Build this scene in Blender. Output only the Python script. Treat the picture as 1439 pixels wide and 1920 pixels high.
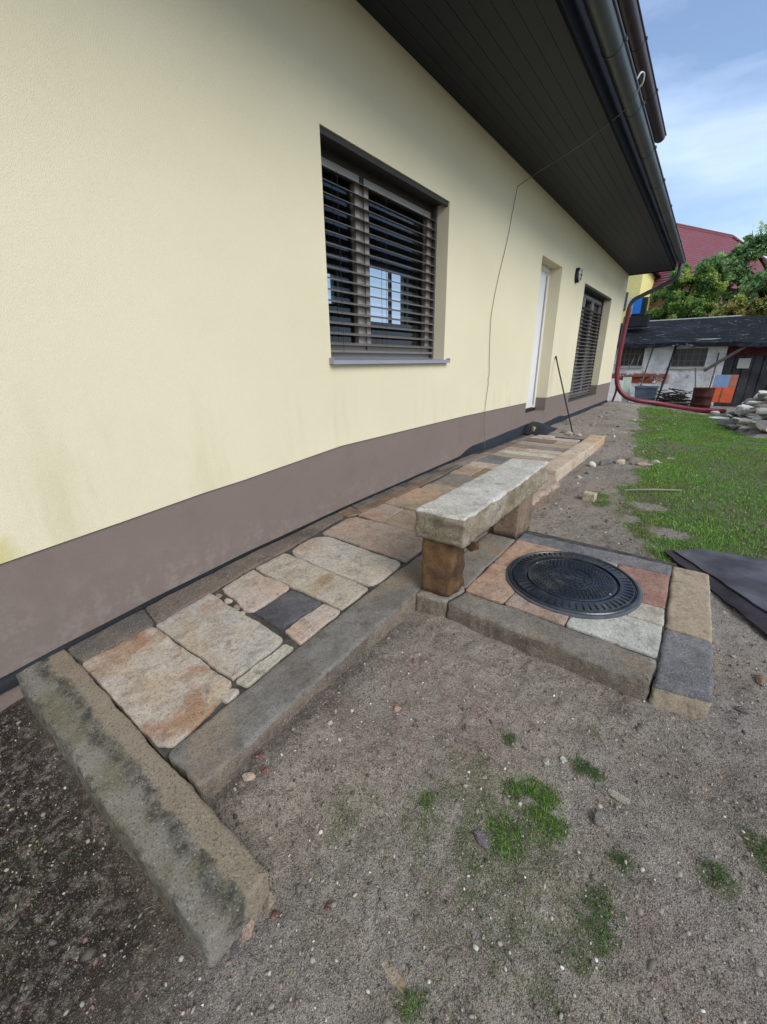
import bpy, math, random
import numpy as np
from mathutils import Vector, Matrix, noise
R_ = math.radians
sc = bpy.context.scene
for o in list(bpy.data.objects): bpy.data.objects.remove(o)
COL = sc.collection

# ---------------------------------------------------------------- camera
cam_d = bpy.data.cameras.new('camera'); cam = bpy.data.objects.new('camera', cam_d); COL.objects.link(cam)
sc.camera = cam
cam_d.sensor_fit = 'HORIZONTAL'; cam_d.sensor_width = 36.0
cam_d.lens = 36.0 * 765.0 / 1439.0
cam_d.clip_start = .02; cam_d.clip_end = 2000
_vy = Vector((618.5, -286.0, 765.0)).normalized()
_d = Vector((28.5, 2080.0, 765.0)); _d -= _vy * _vy.dot(_d); _d.normalize()
_up = -_d; _vx = _vy.cross(_up).normalized()
# camera axes in the world: image right, image up, backwards
cx_ = Vector((_vx.x, _vy.x, _up.x)); cy_ = -Vector((_vx.y, _vy.y, _up.y)); cz_ = -Vector((_vx.z, _vy.z, _up.z))
CAM = Vector((1.394, 0.0, 1.054))
cam.matrix_world = Matrix(((cx_.x, cy_.x, cz_.x, CAM.x), (cx_.y, cy_.y, cz_.y, CAM.y), (cx_.z, cy_.z, cz_.z, CAM.z), (0, 0, 0, 1)))

# ---------------------------------------------------------------- sky, sun, exposure
SUN_EL, SUN_AZ = R_(38), R_(108)          # azimuth clockwise from +Y
w = bpy.data.worlds.new('World'); sc.world = w; w.use_nodes = True
nt = w.node_tree; N = nt.nodes; L = nt.links; N.clear()
out = N.new('ShaderNodeOutputWorld'); bg = N.new('ShaderNodeBackground'); bg.inputs['Strength'].default_value = .098
sky = N.new('ShaderNodeTexSky'); sky.sky_type = 'NISHITA'; sky.sun_disc = False
sky.sun_elevation = SUN_EL; sky.sun_rotation = SUN_AZ; sky.air_density = 1.0; sky.dust_density = .6; sky.ozone_density = 3.0
tc = N.new('ShaderNodeTexCoord'); mp = N.new('ShaderNodeMapping'); mp.inputs['Scale'].default_value = (1.6, 1.6, 4.2); mp.inputs['Location'].default_value = (3.1, 1.4, .7)
n1 = N.new('ShaderNodeTexNoise'); n1.inputs['Scale'].default_value = 1.35; n1.inputs['Detail'].default_value = 7; n1.inputs['Roughness'].default_value = .52; n1.inputs['Distortion'].default_value = .25
cr = N.new('ShaderNodeValToRGB'); cr.color_ramp.elements[0].position = .38; cr.color_ramp.elements[1].position = .68
cr.color_ramp.elements[0].color = (.10, .10, .10, 1); cr.color_ramp.elements[1].color = (.95, .95, .95, 1)
mx = N.new('ShaderNodeMix'); mx.data_type = 'RGBA'; mx.inputs['B'].default_value = (4.9, 5.9, 7.6, 1)
L.new(tc.outputs['Generated'], mp.inputs['Vector']); L.new(mp.outputs[0], n1.inputs['Vector']); L.new(n1.outputs['Fac'], cr.inputs[0])
L.new(cr.outputs[0], mx.inputs['Factor']); L.new(sky.outputs[0], mx.inputs['A'])
L.new(mx.outputs['Result'], bg.inputs['Color']); L.new(bg.outputs[0], out.inputs[0])
sd = bpy.data.lights.new('sun', 'SUN'); sd.energy = 1.4; sd.angle = R_(34); sd.color = (1, .96, .9)
sun = bpy.data.objects.new('sun', sd); COL.objects.link(sun)
sdir = Vector((math.sin(SUN_AZ) * math.cos(SUN_EL), math.cos(SUN_AZ) * math.cos(SUN_EL), math.sin(SUN_EL)))
sun.rotation_euler = sdir.to_track_quat('Z', 'Y').to_euler()
sc.view_settings.view_transform = 'Standard'; sc.view_settings.look = 'None'
sc.view_settings.exposure = 1.0; sc.view_settings.gamma = 1
sc.render.engine = 'CYCLES'

# ---------------------------------------------------------------- levels
ZK = ((-3, -.33), (-.5, -.25), (.14, -.21), (.35, -.184), (.77, -.143), (1.35, -.095), (2.33, -.048), (4.4, 0), (13.5, .02), (400, .02))
ZX = [a for a, b in ZK]; ZV = [b for a, b in ZK]
def zp(y): return float(np.interp(y, ZX, ZV))
def sm(a, b, t):
    q = min(1, max(0, (t - a) / (b - a))); return q * q * (3 - 2 * q)
def zs(x, y):
    f = -.38 * sm(4, 14, y) * sm(-.6, 2.2, x) - .38 * sm(13.5, 17, y) * (1 - sm(-.6, 2.2, x))
    return zp(y) - .10 + f + .04 * min(1, max(0, (y - 4) / 3))

# ---------------------------------------------------------------- materials
def lin(c):
    if isinstance(c, str):
        c = [int(c[i:i + 2], 16) / 255 for i in (0, 2, 4)]
        c = [v / 12.92 if v <= .04045 else ((v + .055) / 1.055) ** 2.4 for v in c]
    return (c[0], c[1], c[2], 1)
class Mt:
    def __init__(s, name, rough=.85, spec=.3):
        s.m = bpy.data.materials.new(name); s.m.use_nodes = True; s.t = s.m.node_tree
        s.b = s.t.nodes['Principled BSDF']; s.b.inputs['Roughness'].default_value = rough
        s.b.inputs['Specular IOR Level'].default_value = spec; s.c = None; s.h = None
    def n(s, typ, **k):
        q = s.t.nodes.new('ShaderNode' + typ)
        for a, v in k.items(): setattr(q, a, v)
        return q
    def l(s, a, b): s.t.links.new(a, b)
    def coord(s, kind='Object', rnd=True, scale=None):
        tcn = s.n('TexCoord'); v = tcn.outputs[kind]
        if rnd:
            oi = s.n('ObjectInfo'); m_ = s.n('Vector' + 'Math', operation='SCALE'); m_.inputs[0].default_value = (37.1, 91.7, 53.3)
            s.l(oi.outputs['Random'], m_.inputs['Scale']); a = s.n('VectorMath', operation='ADD')
            s.l(v, a.inputs[0]); s.l(m_.outputs[0], a.inputs[1]); v = a.outputs[0]
        if scale:
            mm = s.n('Mapping'); mm.inputs['Scale'].default_value = scale; s.l(v, mm.inputs['Vector']); v = mm.outputs[0]
        return v
    def noise(s, v, scale, detail=4, rough=.55, dist=0):
        q = s.n('TexNoise'); q.inputs['Scale'].default_value = scale; q.inputs['Detail'].default_value = detail
        q.inputs['Roughness'].default_value = rough; q.inputs['Distortion'].default_value = dist
        s.l(v, q.inputs['Vector']); return q.outputs['Fac']
    def voro(s, v, scale, out='Distance', feat='F1'):
        q = s.n('TexVoronoi', feature=feat); q.inputs['Scale'].default_value = scale; s.l(v, q.inputs['Vector']); return q.outputs[out]
    def ramp(s, f, a, b, va=0., vb=1.):
        q = s.n('MapRange'); q.interpolation_type = 'SMOOTHSTEP'
        for i, v in zip((1, 2, 3, 4), (a, b, va, vb)): q.inputs[i].default_value = v
        s.l(f, q.inputs[0]); return q.outputs[0]
    def base(s, c):
        q = s.n('RGB'); q.outputs[0].default_value = lin(c); s.c = q.outputs[0]
    def mix(s, f, c, mode='MIX', amt=None):
        q = s.n('Mix', data_type='RGBA', blend_type=mode)
        if isinstance(f, (int, float)): q.inputs['Factor'].default_value = f
        else: s.l(f, q.inputs['Factor'])
        s.l(s.c, q.inputs['A'])
        if isinstance(c, (str, tuple)): q.inputs['B'].default_value = lin(c)
        else: s.l(c, q.inputs['B'])
        s.c = q.outputs['Result']
    def mul(s, a, b):
        q = s.n('Math', operation='MULTIPLY')
        s.l(a, q.inputs[0])
        if isinstance(b, (int, float)): q.inputs[1].default_value = b
        else: s.l(b, q.inputs[1])
        return q.outputs[0]
    def add(s, a, b):
        q = s.n('Math', operation='ADD'); s.l(a, q.inputs[0]); s.l(b, q.inputs[1]); return q.outputs[0]
    def bump(s, h, dist, strength=1.):
        q = s.n('Bump'); q.inputs['Distance'].default_value = dist; q.inputs['Strength'].default_value = strength
        s.l(h, q.inputs['Height'])
        if s.h: s.l(s.h, q.inputs['Normal'])
        s.h = q.outputs[0]
    def done(s):
        if s.c: s.l(s.c, s.b.inputs['Base Color'])
        if s.h: s.l(s.h, s.b.inputs['Normal'])
        return s.m
def plain(name, c, rough=.7, spec=.3, metal=0, var=.15, vs=6, bump=0, bs=80):
    k = Mt(name, rough, spec); k.base(c); v = k.coord('Object'); k.b.inputs['Metallic'].default_value = metal
    n = k.ramp(k.noise(v, vs, 5), .3, .7)
    q = k.mul(n, var); k.mix(q, (0, 0, 0))
    if bump: k.bump(k.noise(v, bs, 3), bump)
    return k.done()
def stone(name, a, b, stain=None, stain_amt=.8, speck='2a2724', light='e8e2d6', vs=5., sa=.55, bumpd=.006, grime=.45, grime_c='4a443d', st_scale=3.):
    a, b = [tuple(min(.8, q * 1.2) for q in lin(c)[:3]) for c in (a, b)]
    k = Mt(name, .86, .25); k.base(a); v = k.coord('Object')
    k.mix(k.ramp(k.noise(v, vs, 6, .6), .35, .65), b)
    k.mix(k.mul(k.ramp(k.noise(v, 14, 5, .65), .5, .72), grime), grime_c)
    if stain:
        k.mix(k.mul(k.ramp(k.noise(v, st_scale, 5, .6, .6), .5, .66), stain_amt), stain)
    k.mix(k.mul(k.ramp(k.noise(v, 190, 2, .5), .56, .68), sa), speck)
    k.mix(k.mul(k.ramp(k.noise(v, 240, 2, .5), .60, .70), sa), light)
    k.mix(k.mul(k.ramp(k.noise(v, 60, 4, .7), .42, .75), .36), (.02, .018, .015)); k.mix(k.mul(k.ramp(k.noise(v, 7, 6, .75, .8), .56, .66), .3), '5c564d')
    k.bump(k.noise(v, 24, 7, .72), bumpd * 2.4, .9)
    k.bump(k.noise(v, 130, 4, .75), bumpd * 1.2, .8)
    return k.done()

M = {}
M['granite_orange'] = stone('granite_orange', 'b09c82', 'b5a99c', '9a683f', .65, vs=4, st_scale=3.6)
M['granite_grey'] = stone('granite_grey', 'aaa399', 'b2a795', 'a0764f', .4, vs=4)
M['granite_pale'] = stone('granite_pale', 'b9b1a2', 'a79d8b')
M['granite_pink'] = stone('granite_pink', 'b29b88', 'b0a294', '947056', .4)
M['granite_peach'] = stone('granite_peach', 'a48e7b', '9c8c7d', '9c6a4a', .45)
M['granite_tan'] = stone('granite_tan', 'a08f78', '988774', '8a6a48', .3)
M['granite_moss'] = stone('granite_moss', 'a69f92', 'ada08c', '94703e', .7, st_scale=2.2)
M['basalt'] = stone('basalt', '4c4b4e', '636061', light='8f8b86', grime_c='201f20', bumpd=.007)
M['stone_dim'] = stone('stone_dim', '75675a', '675d53', '4a4440', .7)
M['stone_dim_orange'] = stone('stone_dim_orange', '86684c', '75624f', '504740', .5)
M['stone_dark'] = stone('stone_dark', '5c5853', '73665a', '37353a', .7)  # dark grey-brown stone mix for the outer border row
M['kerb_dark'] = stone('kerb_dark', '7c7870', '6e6961', 'a08a72', .55, light='a09a8e', grime_c='34332f', st_scale=1.8)
M['kerb_grey'] = stone('kerb_grey', '837d72', '746c61', '9b8161', .5, light='c4beb2')
M['kerb_blue'] = stone('kerb_blue', '7f7d7a', '6f6d6b', '5b5a5c', .6, light='e0e0dc', bumpd=.007)
M['kerb_side'] = stone('kerb_side', '75685a', '7d7060', '5b5046', .6)
M['sandstone_tan'] = stone('sandstone_tan', 'a5937a', '9c8a72', 'aea28e', .4, sa=.25)
M['sandstone_beige'] = stone('sandstone_beige', 'bcab95', 'b3a08a', 'a38a70', .35, sa=.3)
M['sandstone_new'] = stone('sandstone_new', 'ac9170', 'b49c7d', '96785a', .3, sa=.3)
M['red_granite'] = stone('red_granite', '8f6454', 'a07c68', 'b8a498', .5, bumpd=.008)
M['orange_granite'] = stone('orange_granite', 'ad8a6f', 'a98f78', '94664a', .5, bumpd=.006)
M['white_granite'] = stone('white_granite', 'b9b6a9', 'aeaa9b', '8f8a7a', .4)
M['bench_stone'] = stone('bench_stone', 'c8c3b8', 'b3ada1', '978b74', .45, light='dcdad4', sa=.6, bumpd=.006)
M['bench_side'] = stone('bench_side', 'b0a590', '94866c', '806844', .55, light='e4e0d4', sa=.7, bumpd=.012)
M['leg_brown'] = stone('leg_brown', '5b4230', '80603e', '2c2119', .85, light='b09468', sa=.35, bumpd=.010)
M['leg_grey'] = stone('leg_grey', '84705c', '6e5d4c', '51473d', .5)
M['rubble'] = stone('rubble', 'd2ccbf', 'c2bbac', 'e0dcd2', .5, grime=.25)
M['rock_brown'] = stone('rock_brown', '8a6d50', '7c664e')
M['rock_red'] = stone('rock_red', '7a4c40', '6e4a40')
M['rock_grey'] = stone('rock_grey', '767069', '69645e')
M['rock_purple'] = stone('rock_purple', '76696b', '6c6264')

def end_slab_mat():
    k = Mt('mossy_end_slab', .88, .25); k.base('918b7f'); v = k.coord('Object', rnd=False)
    sp = k.n('SeparateXYZ'); k.l(v, sp.inputs[0])
    nn = k.noise(v, 9, 6, .65)
    wob = k.n('Math', operation='MULTIPLY_ADD'); k.l(nn, wob.inputs[0]); wob.inputs[1].default_value = .11; k.l(sp.outputs[1], wob.inputs[2])
    # bands along the slab: tan edge, dark lichen line, greenish grey body (real wear left by the neighbouring stone)
    k.mix(k.ramp(k.noise(v, 6, 5), .4, .65), '7a735d')
    k.mix(k.mul(k.ramp(k.noise(v, 5, 5, .6), .5, .68), .4), '6f6c4a')
    k.mix(k.mul(k.ramp(wob.outputs[0], .068, .085), .85), '9c8d78')
    a = k.ramp(wob.outputs[0], .015, .055); b = k.ramp(wob.outputs[0], .088, .062)
    k.mix(k.mul(k.mul(a, b), k.mul(k.ramp(k.noise(v, 17, 6, .75), .34, .62), .85)), '353532')
    k.mix(k.mul(k.mul(k.ramp(wob.outputs[0], -.01, -.05), .7), k.ramp(k.noise(v, 30, 4), .4, .6)), '3c3e3a')
    k.mix(k.mul(k.ramp(k.noise(v, 130, 3), .52, .66), .5), '2c2b27')
    k.mix(k.mul(k.ramp(k.noise(v, 170, 2), .60, .70), .5), 'c6c0b0')
    k.bump(k.noise(v, 30, 6, .7), .010); k.bump(k.noise(v, 140, 4, .75), .009)
    return k.done()
M['end_slab'] = end_slab_mat()

def stucco(name, a, stainy=True):
    k = Mt(name, .93, .12); k.base(a); v = k.coord('Object', rnd=False)
    k.mix(k.mul(k.ramp(k.noise(v, .8, 4), .35, .7), .10), (.35, .30, .18) if stainy else (.1, .08, .07))
    if stainy:
        sp = k.n('SeparateXYZ'); k.l(v, sp.inputs[0])
        low = k.ramp(sp.outputs[2], 1.15, .45)
        vv = k.coord('Object', rnd=False, scale=(1, 5, .8))
        k.mix(k.mul(k.mul(low, k.ramp(k.noise(vv, 1.1, 5, .6), .50, .75)), .22), 'a09468')
        v2 = k.n('VectorMath', operation='DISTANCE'); k.l(v, v2.inputs[0]); v2.inputs[1].default_value = (-.762, .235, .33)
        ns = k.n('Math', operation='MULTIPLY_ADD'); k.l(k.noise(v, 12, 4), ns.inputs[0]); ns.inputs[1].default_value = .1; k.l(v2.outputs['Value'], ns.inputs[2])
        k.mix(k.mul(k.ramp(ns.outputs[0], .16, .06), .5), 'b8a53a')
    k.mix(k.mul(k.ramp(k.noise(v, 300, 3, .7), .35, .7), .16), (.25, .22, .15) if stainy else (.05, .04, .04))
    if not stainy:
        sp = k.n('SeparateXYZ'); k.l(v, sp.inputs[0])
        k.mix(k.mul(k.mul(k.ramp(sp.outputs[2], .25, -.1), k.ramp(k.noise(v, 16, 6, .75), .45, .65)), .45), '93877a')
        k.mix(k.mul(k.ramp(k.noise(v, 4, 6, .7), .5, .7), .18), '5c524d')
    k.bump(k.noise(v, 240, 3, .6), .0032, .8); k.bump(k.noise(v, 5, 3), .006, .5)
    return k.done()
M['room'] = plain('room_plaster', '6a655e', .9, .1)
M['wall'] = stucco('yellow_render', 'dad1b2')
M['plinth'] = stucco('brown_plinth', '7d7068', False)
M['soffit'] = None
def soffit_mat():
    k = Mt('dark_soffit_boards', .55, .3); k.base('171b22'); v = k.coord('Object', rnd=False)
    k.mix(k.mul(k.ramp(k.noise(k.coord('Object', rnd=False, scale=(6, .6, 1)), 3, 5), .3, .7), .5), '1c1f25')
    return k.done()
M['soffit'] = soffit_mat()
M['anthracite'] = plain('anthracite_sheet', '343a3f', .38, .5, 0, .25, 4)
M['fascia'] = plain('fascia_board', '101218', .85, .15, 0, .2, 4)
M['gutter_grey'] = plain('gutter_grey', '4b5254', .42, .5, .2, .25, 3)
M['gutter_brown'] = plain('gutter_brown', '4a3d42', .4, .5, .2, .25, 3)
M['roof_tile'] = plain('dark_roof_tile', '3b3435', .7, .3, 0, .3)
M['win_frame'] = plain('window_frame', '8d857d', .45, .4, 0, .1)
M['slat'] = plain('blind_slat', '75716e', .42, .5, .2, .12)
M['rail'] = plain('blind_rail', '55524f', .45, .45, .2, .15)
M['box_dark'] = plain('blind_box', '37342f', .6, .3)
M['sill'] = plain('sill_alu', '9a9aa6', .35, .5, .3, .08)
M['cord'] = plain('cord', '2e2d2c', .7)
M['door_white'] = plain('door_white', 'dcdad8', .35, .5, 0, .05)
M['door_grey'] = plain('door_grey', '8f9096', .4, .5)
M['black'] = plain('black_plastic', '17181a', .5, .4, 0, .2, 6)
M['lamp_glass'] = plain('lamp_glass', 'a6a49d', .3, .5)
def glass():
    k = Mt('window_glass', .02, .5); tr = k.n('BsdfTransparent'); tr.inputs[0].default_value = (.45, .49, .52, 1)
    gl = k.n('BsdfGlossy'); gl.inputs['Roughness'].default_value = .02; gl.inputs[0].default_value = (.85, .9, 1, 1); fr = k.n('Fresnel'); fr.inputs[0].default_value = 1.5
    ms = k.n('MixShader'); o = k.t.nodes['Material Output']; k.l(fr.outputs[0], ms.inputs[0]); k.l(tr.outputs[0], ms.inputs[1]); k.l(gl.outputs[0], ms.inputs[2]); k.l(ms.outputs[0], o.inputs[0])
    return k.m
M['glass'] = glass()
def cover_mat():
    k = Mt('cover_plastic', .30, .6); k.base('1e242b'); v = k.coord('Object')
    k.mix(k.mul(k.ramp(k.noise(v, 9, 6, .7), .45, .7), .6), '55544f')
    k.bump(k.noise(v, 120, 3), .001, .4)
    return k.done()
M['cover'] = cover_mat()
M['cover_ring'] = plain('cover_grout', '56595c', .7, .3, 0, .3, 20, .002)
M['screw'] = plain('bright_screw', 'd8dadc', .3, .6, .6)
M['mortar'] = plain('dark_mortar', '55524d', .95, .1, 0, .5, 25, .006, 60)
M['fines'] = plain('rubble_fines', '978f82', .95, .1, 0, .5, 9, .02, 30)
M['membrane'] = plain('black_membrane', '191b1e', .5, .4, 0, .3, 5, .004, 12)
M['hose'] = plain('red_hose', '6f1a24', .42, .5, 0, .3, 3)
M['rust'] = plain('rusty_iron', '4a2a22', .85, .2, 0, .5, 9, .006, 30)
M['iron'] = plain('dark_iron', '2e2a28', .6, .4, .4, .3)
M['wire'] = plain('grey_wire', '6c6860', .5, .4, .3)
M['wire_white'] = plain('pale_wire', 'b8b8b4', .4, .5, .2)
M['sheet'] = plain('grey_slate_sheet', '5f5e64', .85, .2, 0, .6, 4, .006, 14)
M['sheet_dark'] = plain('dark_sheet', '3e373c', .85, .2, 0, .6, 4, .006, 14)
M['wood_grey'] = plain('weathered_wood', '6a6058', .9, .1, 0, .4, 12, .004, 60)
M['wood_dark'] = plain('dark_wood', '39332e', .9, .1, 0, .4, 9, .004, 60)
M['bark'] = plain('bark', '4a3d30', .95, .1, 0, .5, 12, .01, 30)
M['stick'] = plain('pale_stick', '8c8671', .8, .2)
def shed_wall():
    k = Mt('peeling_whitewash', .95, .1); k.base('e8e5e0'); v = k.coord('Object', rnd=False)
    k.mix(k.mul(k.ramp(k.noise(v, 2.5, 6, .6), .4, .7), .6), '979087')
    sp = k.n('SeparateXYZ'); k.l(v, sp.inputs[0])
    sx = k.ramp(sp.outputs[0], .45, .1)
    band = k.mul(k.ramp(sp.outputs[2], .22, .3), k.ramp(sp.outputs[2], .66, .56))
    k.mix(k.mul(k.mul(band, sx), k.ramp(k.noise(v, 3.2, 5, .7), .42, .5)), '8d4a35')
    k.mix(k.mul(k.ramp(k.noise(v, 1.7, 6, .75, .5), .58, .66), .85), '84786a')
    k.bump(k.noise(v, 9, 6, .7), .03)
    return k.done()
M['shed_wall'] = shed_wall()
def tar():
    k = Mt('tar_paper_roof', .85, .2); k.base('131418'); v = k.coord('Object', rnd=False, scale=(1, 2.2, 1))
    k.mix(k.mul(k.ramp(k.noise(v, 1.2, 6, .65, 1.0), .50, .68), .8), '34363d')
    k.mix(k.mul(k.ramp(k.noise(v, 2.6, 7, .7, 1.5), .60, .66), .75), '8a8c92')  # pale crumple highlights painted into the tar colour
    k.bump(k.noise(v, 3, 6, .7), .04)
    return k.done()
M['tar'] = tar()
M['ruin'] = plain('dark_boards', '4b484b', .9, .15, 0, .5, 2.4, .03, 5)
M['ruin_red'] = plain('reddish_brick', '5f3230', .9, .1, 0, .6, 3, .02, 8)
M['shed_glass'] = plain('dirty_panes', '4a4a47', .3, .5, 0, .5, 5)
M['shed_frame'] = plain('rusted_frame', '7c7468', .8, .2)
M['orange'] = plain('orange_board', 'c8562c', .6, .3, 0, .2, 5)
M['blue_board'] = plain('faded_blue', '7288a5', .6, .3, 0, .2, 5)
M['brown_board'] = plain('worn_orange', 'a0634c', .7, .3, 0, .3, 5)
M['tub'] = plain('blue_grey_tub', '5d6b75', .6, .3, 0, .4, 5)
M['white_paint'] = plain('white_paint', 'c9c9c6', .7, .3, 0, .2, 4)
M['sign_blue'] = plain('blue_panel', '1f6fc4', .4, .4, 0, .1)
M['green_wall'] = plain('pale_green_wall', 'b0bdaa', .8, .2)
M['house_yellow'] = plain('house_yellow', 'ddd08a', .9, .1, 0, .08)
M['tile_red'] = None
def tiles():
    k = Mt('red_tiles', .8, .2); k.base('84494c'); v = k.coord('Object', rnd=False)
    k.mix(k.ramp(k.noise(v, 1.5, 5, .6), .35, .7), '7e5560')
    wv = k.n('TexWave', bands_direction='Z'); wv.inputs['Scale'].default_value = 1.6; wv.inputs['Distortion'].default_value = .3; k.l(v, wv.inputs['Vector'])
    k.mix(k.mul(k.ramp(wv.outputs['Fac'], .75, .95), .5), '4e2424')
    k.bump(wv.outputs['Fac'], .1)
    return k.done()
M['tile_red'] = tiles()
M['brick_pale'] = plain('pale_brick_gable', '8d6a5e', .9, .1, 0, .3, 4)
M['plaster_pale'] = plain('pale_plaster', 'b9b2a4', .9, .1)
def vcol(name, rough=.8, spec=.2, trans=0, attr='col', bump=0):
    k = Mt(name, rough, spec); q = k.n('VertexColor'); q.layer_name = attr; k.c = q.outputs[0]
    if bump: k.bump(k.noise(k.coord('Object'), 120, 3), bump)
    if trans:
        d = k.n('BsdfTranslucent'); k.l(k.c, d.inputs[0]); ms = k.n('MixShader'); ms.inputs[0].default_value = trans
        o = k.t.nodes['Material Output']; k.l(k.b.outputs[0], ms.inputs[1]); k.l(d.outputs[0], ms.inputs[2]); k.l(ms.outputs[0], o.inputs[0])
    return k.done()
M['gravel'] = vcol('gravel_stones', .7, .35)
M['blade'] = vcol('grass_blades', .7, .15, .4)
M['leaf'] = vcol('tree_leaves', .55, .3, .42)

def ground_mat():
    k = Mt('trodden_soil', .92, .18); v = k.coord('Object', rnd=False)
    k.base('a99c8b'); 
    k.mix(k.ramp(k.noise(v, 1.1, 6, .6), .35, .65), '908477')
    k.mix(k.mul(k.ramp(k.noise(v, 3.0, 6, .65), .52, .68), .45), '94817a')
    k.mix(k.mul(k.ramp(k.noise(v, 9.0, 6, .7), .5, .7), .6), '665c52')
    dv = k.n('VectorMath', operation='DISTANCE'); k.l(v, dv.inputs[0]); dv.inputs[1].default_value = (.82, 1.12, -.2)
    k.mix(k.mul(k.mul(k.ramp(dv.outputs['Value'], .42, .1), k.ramp(k.noise(v, 13, 5, .7), .38, .6)), .6), '96776e')
    k.mix(k.mul(k.ramp(k.noise(v, 38, 5, .75), .5, .62), .5), '5f574d')
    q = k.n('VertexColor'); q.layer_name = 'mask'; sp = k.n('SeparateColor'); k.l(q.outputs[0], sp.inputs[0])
    k.mix(k.mul(k.ramp(k.noise(v, 1.9, 4, .6, .6), .46, .62), .35), 'a69f95'); k.mix(k.mul(sp.outputs[1], k.ramp(k.noise(v, 28, 4, .7), .25, .55)), '352b27')          # moist earth, with vignette and shade painted into the colour
    gm = k.ramp(k.add(sp.outputs[0], k.mul(k.noise(v, 16, 5, .7), .8)), .62, .95)
    k.mix(k.mul(gm, .72), '525a2c')
    k.mix(k.mul(k.ramp(k.noise(v, 70, 4, .7), .5, .7), .55), '3f3932')
    vo = k.voro(v, 330, 'Color'); sv = k.n('SeparateColor'); k.l(vo, sv.inputs[0])
    dry = k.ramp(sp.outputs[1], .9, .1, .3, .55); k.mix(k.mul(k.ramp(sv.outputs[0], .84, .90), dry), 'b8b0a4')  # weaker pale grit where vignette and shade are painted in
    k.mix(k.mul(k.ramp(sv.outputs[1], .80, .90), .6), '3a352f')
    k.bump(k.noise(v, 7, 5, .6), .03, .7); k.bump(k.noise(v, 18, 7, .7), .022); k.bump(k.noise(v, 45, 5, .75), .016); k.bump(k.voro(v, 260), .003)
    return k.done()
M['soil'] = ground_mat()

# ---------------------------------------------------------------- builders
def link(name, verts, faces, m, parent=None, origin=None, smooth=False, mats=None, fmat=None):
    """one mesh object; vertices given in world space, origin moved to the base centre"""
    vs = [Vector(v) for v in verts]
    if origin is None:
        xs = [v.x for v in vs]; ys = [v.y for v in vs]; z0 = min(v.z for v in vs)
        origin = Vector(((min(xs) + max(xs)) / 2, (min(ys) + max(ys)) / 2, z0))
    origin = Vector(origin)
    me = bpy.data.meshes.new(name); me.from_pydata([v - origin for v in vs], [], faces)
    for mm in (mats or [m]): me.materials.append(mm)
    if fmat: me.polygons.foreach_set('material_index', fmat)
    if smooth: me.polygons.foreach_set('use_smooth', [True] * len(me.polygons))
    me.update(); o = bpy.data.objects.new(name, me); COL.objects.link(o)
    if parent:
        o.parent = parent; o.location = origin - wloc(parent)
    else: o.location = origin
    return o
def wloc(o):
    l = Vector((0, 0, 0))
    while o: l += o.location; o = o.parent
    return l
def tag(o, label=None, cat=None, group=None, kind=None):
    if label: o['label'] = label
    if cat: o['category'] = cat
    if group: o['group'] = group
    if kind: o['kind'] = kind
    return o
def empty(name, loc, label, cat, group=None):
    o = bpy.data.objects.new(name, None); COL.objects.link(o); o.location = loc; o.empty_display_size = .1
    return tag(o, label, cat, group)
class MB:
    def __init__(s): s.v = []; s.f = []; s.fm = []
    def add(s, vs, fs, mi=0):
        n = len(s.v); s.v += [tuple(q) for q in vs]; s.f += [tuple(i + n for i in f) for f in fs]; s.fm += [mi] * len(fs)
    def box(s, a, b, mi=0):
        x0, y0, z0 = a; x1, y1, z1 = b
        s.add([(x0, y0, z0), (x1, y0, z0), (x1, y1, z0), (x0, y1, z0), (x0, y0, z1), (x1, y0, z1), (x1, y1, z1), (x0, y1, z1)],
              [(0, 3, 2, 1), (4, 5, 6, 7), (0, 1, 5, 4), (1, 2, 6, 5), (2, 3, 7, 6), (3, 0, 4, 7)], mi)
    def quad(s, a, b, c, d, mi=0): s.add([a, b, c, d], [(0, 1, 2, 3)], mi)
    def hexa(s, bot, top, mi=0):
        s.add(list(bot) + list(top), [(0, 3, 2, 1), (4, 5, 6, 7), (0, 1, 5, 4), (1, 2, 6, 5), (2, 3, 7, 6), (3, 0, 4, 7)], mi)
    def tube(s, pts, r, n=8, mi=0, caps=True):
        pts = [Vector(p) for p in pts]; rs = r if isinstance(r, (list, tuple)) else [r] * len(pts)
        ref = Vector((0, 0, 1)); rings = []
        for i, p in enumerate(pts):
            t = (pts[min(i + 1, len(pts) - 1)] - pts[max(i - 1, 0)]).normalized()
            rr = ref if abs(t.dot(ref)) < .95 else Vector((1, 0, 0))
            u = t.cross(rr).normalized(); w_ = t.cross(u)
            if rings:
                # keep the frame steady
                pu = lastu - t * lastu.dot(t)
                if pu.length > .1: u = pu.normalized(); w_ = t.cross(u)
            lastu = u
            rings.append([p + (u * math.cos(a) + w_ * math.sin(a)) * rs[i] for a in [2 * math.pi * k / n for k in range(n)]])
        vs = [q for r_ in rings for q in r_]; fs = []
        for i in range(len(pts) - 1):
            for k in range(n): fs.append((i * n + k, i * n + (k + 1) % n, (i + 1) * n + (k + 1) % n, (i + 1) * n + k))
        if caps: fs.append(tuple(range(n - 1, -1, -1))); fs.append(tuple((len(pts) - 1) * n + k for k in range(n)))
        s.add(vs, fs, mi)
    def build(s, name, m, parent=None, smooth=False, origin=None):
        mats = m if isinstance(m, list) else [m]
        return link(name, s.v, s.f, None, parent, origin, smooth, mats, s.fm)
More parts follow.
